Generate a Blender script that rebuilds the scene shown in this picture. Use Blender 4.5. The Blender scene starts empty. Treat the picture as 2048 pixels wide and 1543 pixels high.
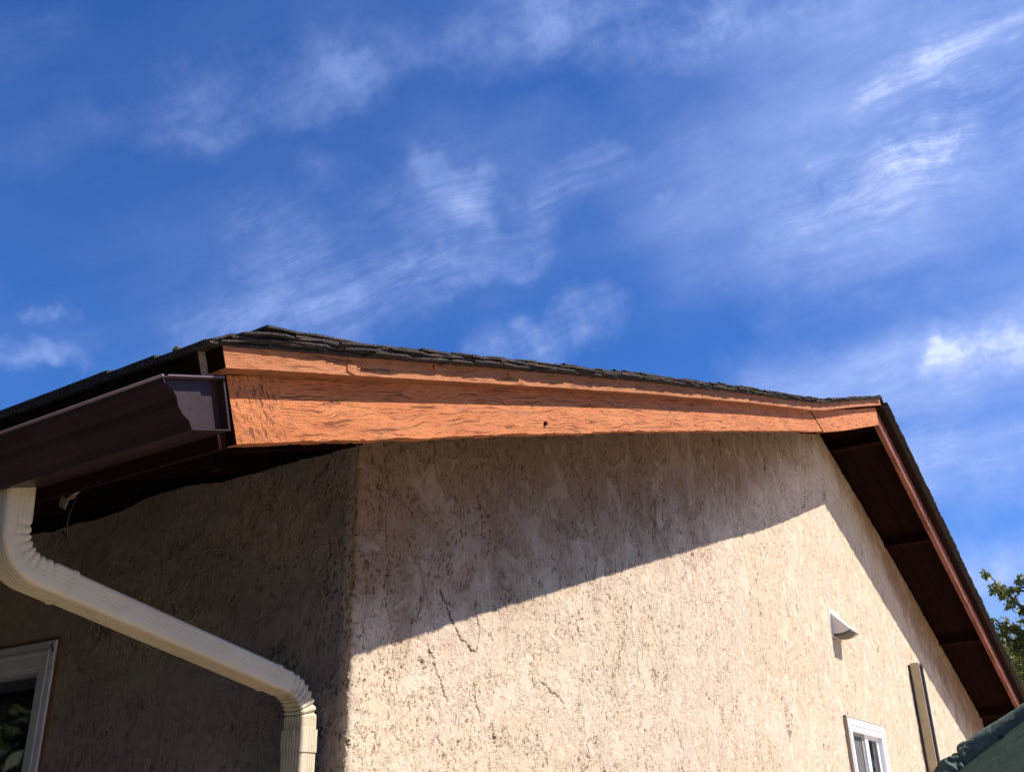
import bpy, math, random
import numpy as np
from mathutils import Vector, Matrix

C = bpy.context.scene.collection
K = 0.7                      # metres per layout unit
ZG = -3.56                   # ground level, layout units
# ------------------------------------------------------------------ camera
scene = bpy.context.scene
cd = bpy.data.cameras.new('camera')
cam = bpy.data.objects.new('camera', cd)
C.objects.link(cam)
scene.camera = cam
CAM = Vector((-2.8986, -2.5215, -1.2718))
FW = Vector((0.77650086, 0.47943632, 0.40888534))
RT = Vector((0.53358654, -0.84545987, -0.02197739))
UP = Vector((-0.33515939, -0.23524118, 0.91232109))
m = Matrix.Identity(4)
for i in range(3):
    m[i][0] = RT[i]; m[i][1] = UP[i]; m[i][2] = -FW[i]
    m[i][3] = CAM[i] * K
cam.matrix_world = m
cd.sensor_width = 36.0
cd.lens = 36.0 * 1988.0 / 2048.0
cd.clip_start = 0.05
cd.clip_end = 3000

# ------------------------------------------------------------------ node helper
class NT:
    def __init__(s, nt):
        s.nt = nt; s.n = nt.nodes; s.l = nt.links
    def put(s, sock, v):
        if v is None: return
        if isinstance(v, bpy.types.NodeSocket): s.l.new(v, sock)
        else:
            try: sock.default_value = v
            except Exception:
                sock.default_value = tuple(v) + (1.0,) if len(v) == 3 else v
    def math(s, op, a, b=None, c=None, clamp=False):
        n = s.n.new('ShaderNodeMath'); n.operation = op; n.use_clamp = clamp
        for i, v in enumerate((a, b, c)): s.put(n.inputs[i], v)
        return n.outputs[0]
    def vec(s, op, a, b=None, scale=None):
        n = s.n.new('ShaderNodeVectorMath'); n.operation = op
        s.put(n.inputs[0], a); s.put(n.inputs[1], b)
        if scale is not None: s.put(n.inputs['Scale'], scale)
        return n.outputs['Value'] if op in ('DOT_PRODUCT', 'LENGTH', 'DISTANCE') else n.outputs['Vector']
    def comb(s, x, y, z):
        n = s.n.new('ShaderNodeCombineXYZ')
        for i, v in enumerate((x, y, z)): s.put(n.inputs[i], v)
        return n.outputs[0]
    def sep(s, v):
        n = s.n.new('ShaderNodeSeparateXYZ'); s.put(n.inputs[0], v)
        return n.outputs
    def noise(s, vec, scale, detail=2, rough=0.5, dist=0.0, color=False):
        n = s.n.new('ShaderNodeTexNoise')
        s.put(n.inputs['Vector'], vec); s.put(n.inputs['Scale'], scale)
        s.put(n.inputs['Detail'], detail); s.put(n.inputs['Roughness'], rough); s.put(n.inputs['Distortion'], dist)
        return n.outputs['Color'] if color else n.outputs['Fac']
    def voro(s, vec, scale, feature='F1', out='Distance', rand=1.0):
        n = s.n.new('ShaderNodeTexVoronoi'); n.feature = feature
        s.put(n.inputs['Vector'], vec); s.put(n.inputs['Scale'], scale); s.put(n.inputs['Randomness'], rand)
        return n.outputs[out]
    def step(s, v, a, b, lo=0.0, hi=1.0):
        n = s.n.new('ShaderNodeMapRange'); n.interpolation_type = 'SMOOTHSTEP'
        s.put(n.inputs[0], v)
        for i, k in enumerate((a, b, lo, hi)): s.put(n.inputs[i + 1], k)
        return n.outputs[0]
    def mix(s, f, a, b, mode='MIX'):
        n = s.n.new('ShaderNodeMix'); n.data_type = 'RGBA'; n.blend_type = mode
        s.put(n.inputs[0], f); s.put(n.inputs[6], a); s.put(n.inputs[7], b)
        return n.outputs[2]
    def mul(s, a, b): return s.math('MULTIPLY', a, b)
    def add(s, a, b): return s.math('ADD', a, b)
    def sub(s, a, b): return s.math('SUBTRACT', a, b)

# ------------------------------------------------------------------ sky and sun
SUN = Vector((0.417, -1.0, 1.317)).normalized()
elev = math.asin(SUN.z)
azim = math.atan2(SUN.x, SUN.y)
world = bpy.data.worlds.new('World')
scene.world = world
world.use_nodes = True
W = NT(world.node_tree)
W.n.clear()
sky = W.n.new('ShaderNodeTexSky')
sky.sky_type = 'NISHITA'; sky.sun_disc = False
sky.sun_elevation = elev; sky.sun_rotation = azim
sky.altitude = 300; sky.air_density = 1.0; sky.dust_density = 0.3; sky.ozone_density = 3.0
tc = W.n.new('ShaderNodeTexCoord')
D0 = tc.outputs['Generated']
FD, FE, FF = (0.4095, -0.8556, 0.3166), (-0.5947, 0.0128, 0.8038), (-0.6919, -0.5174, -0.5036)
STROKES = [
    # from, to (directions in the sky), width, amount, kind
    ((0.3857, 0.7336, 0.5596), (0.4790, 0.6178, 0.6236), 0.0277, 0.12, 1),
    ((0.4790, 0.6178, 0.6236), (0.5514, 0.5009, 0.6672), 0.0402, 0.30, 1),
    ((0.4624, 0.6551, 0.5975), (0.5773, 0.4969, 0.6479), 0.0252, 0.22, 1),
    ((0.5478, 0.4981, 0.6722), (0.6391, 0.3317, 0.6939), 0.0402, 0.40, 1),
    ((0.6417, 0.3333, 0.6907), (0.7033, 0.2085, 0.6797), 0.0377, 0.50, 1),
    ((0.6943, 0.2242, 0.6839), (0.7278, 0.0859, 0.6804), 0.0352, 0.50, 1),
    ((0.6138, 0.3379, 0.7135), (0.6421, 0.3448, 0.6847), 0.0252, 0.45, 0),
    ((0.5301, 0.4961, 0.6877), (0.6243, 0.3446, 0.7011), 0.0553, 0.16, 2),
    ((0.5653, 0.6824, 0.4634), (0.6325, 0.6104, 0.4769), 0.0377, 0.62, 0),
    ((0.6286, 0.6076, 0.4855), (0.6855, 0.5158, 0.5139), 0.0327, 0.72, 0),
    ((0.5827, 0.6322, 0.5108), (0.6854, 0.4915, 0.5373), 0.0453, 0.30, 0),
    ((0.6825, 0.5198, 0.5138), (0.7313, 0.4265, 0.5323), 0.0252, 0.66, 0),
    ((0.6449, 0.4869, 0.5891), (0.6890, 0.4577, 0.5619), 0.0252, 0.55, 0),
    ((0.6790, 0.4628, 0.5699), (0.7313, 0.4265, 0.5323), 0.0277, 0.58, 0),
    ((0.7180, 0.4175, 0.5570), (0.7402, 0.3270, 0.5875), 0.0252, 0.50, 0),
    ((0.6493, 0.4660, 0.6010), (0.7405, 0.3386, 0.5805), 0.0553, 0.24, 2),
    ((0.5812, 0.5716, 0.5792), (0.6833, 0.4900, 0.5414), 0.0252, 0.20, 0),
    ((0.5472, 0.6395, 0.5400), (0.6565, 0.5557, 0.5101), 0.0302, 0.24, 0),
    ((0.7663, 0.3091, 0.5633), (0.7746, 0.2752, 0.5694), 0.0080, 0.45, 1),
    ((0.5376, 0.6893, 0.4856), (0.7066, 0.4458, 0.5495), 0.0654, 0.16, 2),
    ((0.6139, 0.6439, 0.4567), (0.6164, 0.6104, 0.4975), 0.0302, 0.35, 0),
    ((0.7424, 0.5132, 0.4307), (0.7782, 0.4342, 0.4537), 0.0226, 0.50, 1),
    ((0.7750, 0.4441, 0.4496), (0.7905, 0.3884, 0.4736), 0.0252, 0.62, 1),
    ((0.7352, 0.4898, 0.4687), (0.7841, 0.3902, 0.4826), 0.0252, 0.15, 0),
    ((0.8071, 0.2671, 0.5266), (0.8324, 0.1367, 0.5370), 0.0956, 0.50, 2),
    ((0.8281, 0.1589, 0.5375), (0.8176, 0.0468, 0.5738), 0.0553, 0.50, 0),
    ((0.8281, 0.1589, 0.5375), (0.8172, 0.0380, 0.5751), 0.0956, 0.55, 2),
    ((0.8043, 0.0759, 0.5893), (0.7930, -0.0523, 0.6069), 0.1157, 0.80, 2),
    ((0.8170, 0.0596, 0.5736), (0.8088, -0.0537, 0.5857), 0.0553, 0.60, 0),
    ((0.8402, 0.0709, 0.5376), (0.8270, -0.0575, 0.5593), 0.0805, 0.62, 2),
    ((0.7728, 0.2310, 0.5911), (0.7810, 0.0875, 0.6183), 0.1006, 0.34, 2),
    ((0.7601, 0.1480, 0.6327), (0.7600, -0.0267, 0.6494), 0.0855, 0.48, 2),
    ((0.8414, 0.2125, 0.4968), (0.8701, -0.0192, 0.4925), 0.0654, 0.42, 2),
    ((0.8115, 0.1258, 0.5707), (0.7784, -0.0578, 0.6251), 0.0302, 0.40, 0),
    ((0.8840, 0.2726, 0.3798), (0.9051, 0.1804, 0.3850), 0.0302, 0.45, 2),
    ((0.9015, 0.2197, 0.3728), (0.9168, 0.1149, 0.3825), 0.0453, 0.85, 2),
    ((0.9183, 0.1497, 0.3664), (0.9261, -0.0079, 0.3773), 0.0604, 1.00, 2),
    ((0.9142, 0.0900, 0.3951), (0.9195, -0.0120, 0.3929), 0.0302, 0.75, 1),
    ((0.9372, 0.1394, 0.3198), (0.9427, 0.0034, 0.3335), 0.0654, 1.00, 2),
    ((0.9423, 0.1436, 0.3024), (0.9479, 0.0274, 0.3173), 0.0352, 0.60, 0),
    ((0.8655, 0.2062, 0.4564), (0.9016, -0.0028, 0.4326), 0.0553, 0.36, 2),
    ((0.9475, 0.1384, 0.2882), (0.9535, 0.0117, 0.3013), 0.0402, 0.70, 2),
    ((0.9512, 0.1178, 0.2851), (0.9560, 0.0556, 0.2880), 0.0126, 0.40, 1),
    ((0.9703, 0.1377, 0.1990), (0.9776, 0.0350, 0.2075), 0.0553, 1.00, 2),
    ((0.9705, 0.1186, 0.2099), (0.9759, 0.0330, 0.2157), 0.0252, 0.60, 1),
    ((0.9602, 0.1168, 0.2538), (0.9673, 0.0239, 0.2524), 0.0252, 0.55, 2),
    ((0.4258, 0.8166, 0.3896), (0.4587, 0.7952, 0.3966), 0.0141, 0.50, 1),
    ((0.4695, 0.7889, 0.3966), (0.4971, 0.7701, 0.3997), 0.0141, 0.45, 1),
    ((0.4386, 0.7894, 0.4295), (0.4724, 0.7616, 0.4437), 0.0080, 0.45, 1),
    ((0.4094, 0.8086, 0.4226), (0.5000, 0.7572, 0.4204), 0.0352, 0.15, 0),
    ((0.3173, 0.7185, 0.6190), (0.3621, 0.6787, 0.6389), 0.0302, 0.15, 0),
]
dn = W.vec('NORMALIZE', D0)
qa = W.vec('DOT_PRODUCT', dn, FD); qb = W.vec('DOT_PRODUCT', dn, FE); qc = W.vec('DOT_PRODUCT', dn, FF)
fib = W.comb(W.mul(qa, 3.0), W.mul(qb, 13.0), W.mul(qc, 4.0))
fib = W.vec('ADD', fib, W.vec('SCALE', W.vec('SUBTRACT', W.noise(dn, 5.0, 3, 0.5, 0, True), (0.5, 0.5, 0.5)), scale=0.9))
wisp = W.add(W.mul(W.noise(fib, 1.6, 8, 0.70, 0.12), 0.72), W.mul(W.noise(W.vec('MULTIPLY', fib, (1.0, 2.2, 1.0)), 3.4, 6, 0.7, 0.1), 0.28))
wisp = W.math('POWER', W.step(W.add(W.mul(wisp, 0.7), W.mul(W.noise(W.vec('ADD', dn, (1, 2, 3)), 14.0, 6, 0.65, 0.3), 0.3)), 0.36, 0.70), 1.2)
puff = W.noise(W.vec('ADD', dn, (3.1, 0, 0)), 24.0, 6, 0.62, 0.15)
puff = W.step(W.add(W.mul(puff, 0.6), W.mul(W.noise(fib, 2.6, 4, 0.6, 0.2), 0.4)), 0.34, 0.66)
wp = W.vec('SCALE', W.vec('SUBTRACT', W.noise(W.vec('ADD', dn, (7, 0, 0)), 6.0, 5, 0.62, 0, True), (0.5, 0.5, 0.5)), scale=0.15)
p = W.vec('ADD', dn, wp)
acc = {0: None, 1: None, 2: None}
for A, B, wd, amt, kind in STROKES:
    A = Vector(A); B = Vector(B); ba = B - A
    pa = W.vec('SUBTRACT', p, tuple(A))
    h = W.math('DIVIDE', W.vec('DOT_PRODUCT', pa, tuple(ba)), max(ba.dot(ba), 1e-6), clamp=True)
    dd = W.vec('LENGTH', W.vec('SUBTRACT', pa, W.vec('SCALE', tuple(ba), scale=h)))
    v = W.mul(W.step(dd, wd * 1.45, 0.0), amt)
    acc[kind] = v if acc[kind] is None else W.add(W.mul(acc[kind], W.sub(1.0, v)), v)
gen = W.mul(W.step(W.noise(W.vec('ADD', fib, (11, 5, 2)), 0.55, 5, 0.6), 0.40, 0.85), 0.10)
soft = W.step(W.noise(W.vec('ADD', fib, (4, 1, 9)), 0.9, 5, 0.55), 0.22, 0.72)
cover = W.add(W.mul(acc[2], W.add(W.add(W.mul(soft, 0.38), W.mul(wisp, 0.28)), 0.15)), gen)
cover = W.add(W.add(W.mul(acc[0], W.add(W.mul(wisp, 0.78), 0.06)), W.mul(acc[1], W.add(W.mul(puff, 0.60), 0.14))), cover)
cover = W.mul(W.math('MINIMUM', cover, 0.95), W.step(W.sep(dn)[2], 0.34, 0.62, 1.0, 0.88))
zz = W.sep(dn)[2]
tint = W.mix(W.step(zz, -0.02, 0.20), (0.72, 0.86, 1.12, 1), (0.40, 0.82, 1.50, 1))
base = W.mix(1.0, sky.outputs[0], tint, 'MULTIPLY')
cl = W.mix(cover, base, W.mix(W.step(cover, 0.48, 1.15), (4.6, 5.9, 10.2, 1), (8.0, 9.0, 11.8, 1)))
bg = W.n.new('ShaderNodeBackground'); bg.inputs['Strength'].default_value = 0.055
W.l.new(cl, bg.inputs['Color'])
wo = W.n.new('ShaderNodeOutputWorld'); W.l.new(bg.outputs[0], wo.inputs['Surface'])
world.cycles.sampling_method = 'MANUAL'; world.cycles.sample_map_resolution = 512

sl = bpy.data.lights.new('sun', 'SUN')
sl.energy = 4.6; sl.angle = math.radians(0.53); sl.color = (1.0, 0.93, 0.82)
so = bpy.data.objects.new('sun', sl); C.objects.link(so)
so.rotation_euler = SUN.to_track_quat('Z', 'Y').to_euler()
so.location = (2, -8, 10)
vs = scene.view_settings
scene.display_settings.display_device = 'sRGB'
vs.view_transform = 'Standard'; vs.look = 'None'; vs.gamma = 1.0; vs.use_curve_mapping = False
vs.exposure = 1.0
scene.cycles.max_bounces = 6
scene.cycles.use_denoising = True
scene.cycles.sample_clamp_indirect = 8

# ------------------------------------------------------------------ mesh helpers
HO = Vector((0, 0, ZG))      # the house's own origin, layout units
def link(name, me, parent=None, mat=None, loc=None, smooth=False):
    o = bpy.data.objects.new(name, me); C.objects.link(o)
    if mat is not None and me is not None:
        for mm in (mat if isinstance(mat, (list, tuple)) else [mat]): me.materials.append(mm)
    if parent is not None: o.parent = parent
    if loc is not None: o.location = loc
    if smooth: me.shade_smooth()
    return o
def tag(o, label=None, cat=None, group=None, kind=None):
    for k, v in (('label', label), ('category', cat), ('group', group), ('kind', kind)):
        if v: o[k] = v
    return o
def empty(name, loc, label, cat, group=None):
    o = bpy.data.objects.new(name, None); C.objects.link(o)
    o.location = Vector(loc) * K; o.empty_display_size = 0.2
    return tag(o, label, cat, group)
class MB:
    def __init__(s, origin=HO): s.v = []; s.f = []; s.uv = []; s.mi = []; s.o = Vector(origin)
    def face(s, pts, uvs=None, mi=0):
        i = len(s.v); s.v += [tuple(p) for p in pts]; s.f.append(tuple(range(i, i + len(pts))))
        s.uv += list(uvs) if uvs else [(0, 0)] * len(pts); s.mi.append(mi)
    def hexa(s, c, mi=0, uvs=None):
        # c: 8 corners, 0-3 one end (loop), 4-7 the other end
        for q in ((0, 3, 2, 1), (4, 5, 6, 7), (0, 1, 5, 4), (1, 2, 6, 5), (2, 3, 7, 6), (3, 0, 4, 7)):
            s.face([c[k] for k in q], [uvs[k] for k in q] if uvs else None, mi)
    def box(s, x0, x1, y0, y1, z0, z1, mi=0):
        c = [(x0, y0, z0), (x1, y0, z0), (x1, y1, z0), (x0, y1, z0), (x0, y0, z1), (x1, y0, z1), (x1, y1, z1), (x0, y1, z1)]
        uv = [(a[0] + a[1], a[2]) for a in c]
        s.hexa(c, mi, uv)
    def build(s, name, mat, parent=None, smooth=False, weld=True, loc=None, bevel=0.0, sub=0):
        me = bpy.data.meshes.new(name)
        vv = [((a - s.o.x) * K, (b - s.o.y) * K, (c - s.o.z) * K) for a, b, c in s.v]
        me.from_pydata(vv, [], s.f)
        ul = me.uv_layers.new(name='UVMap')
        flat = np.array(s.uv, dtype=np.float32).reshape(-1) * K
        ul.data.foreach_set('uv', flat)
        me.polygons.foreach_set('material_index', s.mi)
        if weld:
            import bmesh
            bm = bmesh.new(); bm.from_mesh(me)
            bmesh.ops.remove_doubles(bm, verts=bm.verts, dist=1e-5)
            bmesh.ops.recalc_face_normals(bm, faces=bm.faces)
            bm.to_mesh(me); bm.free()
        o = link(name, me, parent, mat, loc, smooth)
        if bevel:
            b = o.modifiers.new('bevel', 'BEVEL'); b.width = bevel * K; b.segments = 2; b.limit_method = 'ANGLE'
            b.harden_normals = False
        return o
def grid_obj(name, P, UV, mat, parent, smooth=True, keep=None, origin=HO):
    # P: (nu, nv, 3) array of points
    nu, nv = P.shape[:2]
    idx = np.arange(nu * nv).reshape(nu, nv)
    q = np.stack([idx[:-1, :-1], idx[1:, :-1], idx[1:, 1:], idx[:-1, 1:]], -1).reshape(-1, 4)
    if keep is not None: q = q[keep.reshape(-1)]
    me = bpy.data.meshes.new(name)
    vv = ((P.reshape(-1, 3) - np.array(origin)) * K).astype(np.float32)
    me.vertices.add(len(vv)); me.vertices.foreach_set('co', vv.reshape(-1))
    me.loops.add(q.size); me.loops.foreach_set('vertex_index', q.reshape(-1).astype(np.int32))
    me.polygons.add(len(q)); me.polygons.foreach_set('loop_start', (np.arange(len(q)) * 4).astype(np.int32))
    me.update(calc_edges=True)
    if UV is not None:
        ul = me.uv_layers.new(name='UVMap')
        ul.data.foreach_set('uv', (UV.reshape(-1, 2)[q.reshape(-1)] * K).astype(np.float32).reshape(-1))
    return link(name, me, parent, mat, smooth=smooth)
def fbm1(x, seed, octv=4, f=1.0):
    # cheap smooth 1-D value noise
    r = np.random.RandomState(seed); t = r.rand(4096) * 2 - 1
    x = np.asarray(x, float) * f; out = 0; a = 1.0; tot = 0
    for k in range(octv):
        xi = np.floor(x).astype(int); fr = x - xi; fr = fr * fr * (3 - 2 * fr)
        out = out + a * (t[(xi + 91 * k) % 4096] * (1 - fr) + t[(xi + 1 + 91 * k) % 4096] * fr)
        tot += a; a *= 0.5; x = x * 2.03
    return out / tot

# ------------------------------------------------------------------ materials
def new_mat(name):
    mt = bpy.data.materials.new(name); mt.use_nodes = True
    T = NT(mt.node_tree)
    return mt, T, T.n['Principled BSDF'], T.n['Material Output']
def bump(T, h, dist, strength=1.0, normal=None):
    n = T.n.new('ShaderNodeBump'); n.inputs['Strength'].default_value = strength
    n.inputs['Distance'].default_value = dist; T.l.new(h, n.inputs['Height'])
    if normal is not None: T.l.new(normal, n.inputs['Normal'])
    return n.outputs[0]
def tco(T, kind='Object'):
    return T.n.new('ShaderNodeTexCoord').outputs[kind]

TH = 0.3232; TT = math.tan(TH); SN = math.sin(TH); CS = math.cos(TH)
GV = 0.636; XP = 7.6104; XE = -1.2174; Z0 = 0.0718

CRACKS = [([(0.555, -0.317), (0.648, -0.446), (0.72, -0.512), (0.812, -0.544)], 0.0052),
          ([(0.47, -0.56), (0.607, -0.777)], 0.0032),
          ([(0.800, -0.678), (0.851, -0.83)], 0.0036), ([(1.36, -0.602), (1.60, -0.693)], 0.0030)]
def mat_stucco():
    mt, T, B, O = new_mat('stucco')
    oc = tco(T); X, Y, Z = T.sep(oc)
    st = T.comb(X, Y, T.mul(Z, 0.74))
    sx = T.comb(X, Y, T.mul(Z, 1.10))                      # slightly drawn out by the trowel
    st2 = T.comb(X, Y, T.mul(Z, 0.60))
    wn = T.vec('SUBTRACT', T.noise(st, 8.0, 4, 0.6, 0, True), (0.5, 0.5, 0.5))
    sw = T.vec('ADD', sx, T.vec('SCALE', wn, scale=0.14))
    plate = T.noise(sw, 6.5, 7, 0.66, 0.2)                 # skips of the trowel
    big = T.noise(sw, 2.4, 4, 0.6)
    lumps = T.noise(T.vec('ADD', sx, (6, 6, 1)), 26.0, 4, 0.62, 0.3)
    sm0 = T.add(T.mul(plate, 0.62), T.mul(big, 0.38))
    smoothm = T.step(sm0, 0.505, 0.545)
    smc = T.step(sm0, 0.47, 0.58)
    plateau = T.step(plate, 0.515, 0.535)
    plateau2 = T.step(T.noise(T.vec('ADD', sw, (5, 1, 2)), 15.0, 5, 0.68, 0.4), 0.545, 0.57)
    rough = T.sub(1.0, T.mul(smoothm, 0.92))
    cl = T.step(T.noise(T.vec('ADD', sw, (2, 2, 8)), 7.0, 4, 0.65), 0.42, 0.62)
    sw2 = T.vec('ADD', st2, T.vec('SCALE', wn, scale=0.045))
    pn = T.noise(sw2, 70.0, 3, 0.6, 0.5)
    pits = T.mul(T.mul(T.step(pn, 0.59, 0.64), rough), T.add(0.16, T.mul(cl, 0.92)))
    vs_ = T.vec('ADD', st2, T.vec('SCALE', T.vec('SUBTRACT', T.noise(st2, 110.0, 2, 0.6, 0, True), (0.5, 0.5, 0.5)), scale=0.014))
    vd = T.voro(vs_, 95.0); vc = T.sep(T.voro(vs_, 95.0, 'F1', 'Color'))[0]
    dots = T.mul(T.step(T.sub(vd, T.mul(vc, 0.14)), 0.21, 0.12), T.step(T.add(vc, T.mul(T.sub(cl, 0.5), 0.6)), 0.34, 0.62))
    dots = T.mul(dots, T.sub(1.0, T.mul(smoothm, 0.85)))
    # long wandering cracks, mostly running down the wall
    cw = T.vec('ADD', T.comb(X, Y, T.mul(Z, 0.30)), T.vec('SCALE', T.vec('SUBTRACT', T.noise(st, 22.0, 4, 0.65, 0, True), (0.5, 0.5, 0.5)), scale=0.045))
    ridge = T.math('ABSOLUTE', T.sub(T.noise(T.vec('ADD', cw, (1, 7, 3)), 4.6, 2, 0.5), 0.5))
    crackm = T.step(T.noise(T.vec('ADD', st, (3, 3, 3)), 4.0, 3, 0.6), 0.52, 0.60)
    crack = T.mul(T.sub(1.0, T.step(ridge, 0.0012, 0.0050)), crackm)
    lip = T.mul(T.sub(1.0, T.step(T.math('ABSOLUTE', T.sub(plate, 0.52)), 0.0, 0.010)), T.step(T.noise(sw, 16.0, 3), 0.50, 0.62))
    # the cracks one can follow on the gable wall, as chains of points (x, z)
    cp = T.vec('ADD', T.comb(X, 0.0, Z), T.vec('MULTIPLY', T.vec('SUBTRACT', T.noise(oc, 20.0, 6, 0.72, 0, True), (0.5, 0.5, 0.5)), (0.055, 0.0, 0.055)))
    dmin = None
    for chain, wd in CRACKS:
        for (xa, za), (xb, zb) in zip(chain[:-1], chain[1:]):
            A = Vector((xa * K, 0, (za - ZG) * K)); ba = Vector((xb * K, 0, (zb - ZG) * K)) - A
            pa = T.vec('SUBTRACT', cp, tuple(A))
            hh = T.math('DIVIDE', T.vec('DOT_PRODUCT', pa, tuple(ba)), ba.dot(ba), clamp=True)
            dd = T.mul(T.vec('LENGTH', T.vec('SUBTRACT', pa, T.vec('SCALE', tuple(ba), scale=hh))), 1.0 / wd)
            dmin = dd if dmin is None else T.math('MINIMUM', dmin, dd)
    crack = T.math('MAXIMUM', crack, T.mul(T.mul(T.step(dmin, 1.0, 0.55), T.step(Y, 0.02, 0.0)), T.step(T.noise(oc, 55.0, 3, 0.6), 0.36, 0.48)))
    fine = T.noise(oc, 260.0, 4, 0.75)
    med = T.noise(st2, 48.0, 4, 0.65)
    h = T.add(T.mul(plateau, 0.42), T.mul(plateau2, 0.26))
    h = T.add(T.add(h, T.mul(big, 1.0)), T.mul(lumps, 0.95))
    h = T.add(h, T.mul(T.mul(med, T.add(0.25, rough)), 0.62))
    h = T.sub(h, T.mul(pits, 1.0))
    h = T.sub(h, T.mul(dots, 0.62))
    h = T.sub(h, T.mul(crack, 1.0))
    h = T.add(h, T.mul(fine, 0.24))
    # colour: cream paint, paler skips, pinkish and ochre areas
    tone = T.noise(T.comb(X, Y, T.mul(Z, 0.6)), 1.6, 4, 0.6)
    col = T.mix(T.step(tone, 0.35, 0.65), (0.53, 0.425, 0.305, 1), (0.555, 0.435, 0.335, 1))
    col = T.mix(T.mul(smc, 0.30), col, (0.62, 0.53, 0.44, 1))
    col = T.mix(T.mul(T.step(T.noise(T.comb(X, Y, T.mul(Z, 0.45)), 4.0, 4, 0.6), 0.48, 0.78), 0.26), col, (0.61, 0.53, 0.445, 1))
    col = T.mix(T.mul(T.step(fine, 0.35, 0.7), 0.14), col, (0.40, 0.29, 0.19, 1))
    col = T.mix(T.mul(pits, 0.70), col, (0.11, 0.06, 0.032, 1))
    col = T.mix(T.mul(dots, 0.62), col, (0.13, 0.075, 0.04, 1))
    col = T.mix(T.mul(crack, 0.80), col, (0.09, 0.05, 0.03, 1))
    col = T.mix(T.mul(lip, 0.55), col, (0.14, 0.08, 0.045, 1))
    # grime washed down from the eaves
    top = T.sub((Z0 + XP * TT - ZG) * K, T.mul(T.math('ABSOLUTE', T.sub(X, XP * K)), TT))
    dp = T.sub(top, Z)                                      # metres below the roof line
    streak = T.noise(T.comb(X, Y, T.mul(Z, 0.30)), 6.0, 5, 0.68)
    patch = T.noise(sw, 3.4, 5, 0.68)
    reach = T.add(T.mul(streak, 0.42), T.mul(patch, 0.78))
    reach = T.mul(reach, T.step(T.math('ABSOLUTE', T.sub(X, XP * K)), 0.3, 3.2, 0.50, 1.0))
    gr = T.step(T.sub(reach, dp), -0.06, 0.40)
    gr = T.mul(gr, T.step(Y, 0.03, 0.0))
    gr = T.mul(gr, T.sub(1.0, T.mul(T.step(sm0, 0.46, 0.60), 0.22)))
    col = T.mix(T.mul(gr, 0.80), col, (0.185, 0.098, 0.05, 1))
    side_shade = T.step(T.noise(sw, 1.6, 4, 0.6), 0.30, 0.62, 0.55, 0.82)  # side wall: same stucco, its shade mixed into the colour
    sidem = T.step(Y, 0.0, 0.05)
    col = T.mix(T.mul(side_shade, sidem), col, (0.140, 0.115, 0.130, 1))
    T.l.new(col, B.inputs['Base Color']); B.inputs['Roughness'].default_value = 0.92
    B.inputs['Specular IOR Level'].default_value = 0.12
    dn_ = T.n.new('ShaderNodeDisplacement'); dn_.inputs['Midlevel'].default_value = 0.9; dn_.inputs['Scale'].default_value = 0.0058
    T.l.new(h, dn_.inputs['Height']); T.l.new(dn_.outputs[0], O.inputs['Displacement'])
    mt.displacement_method = 'BOTH'
    return mt

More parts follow.
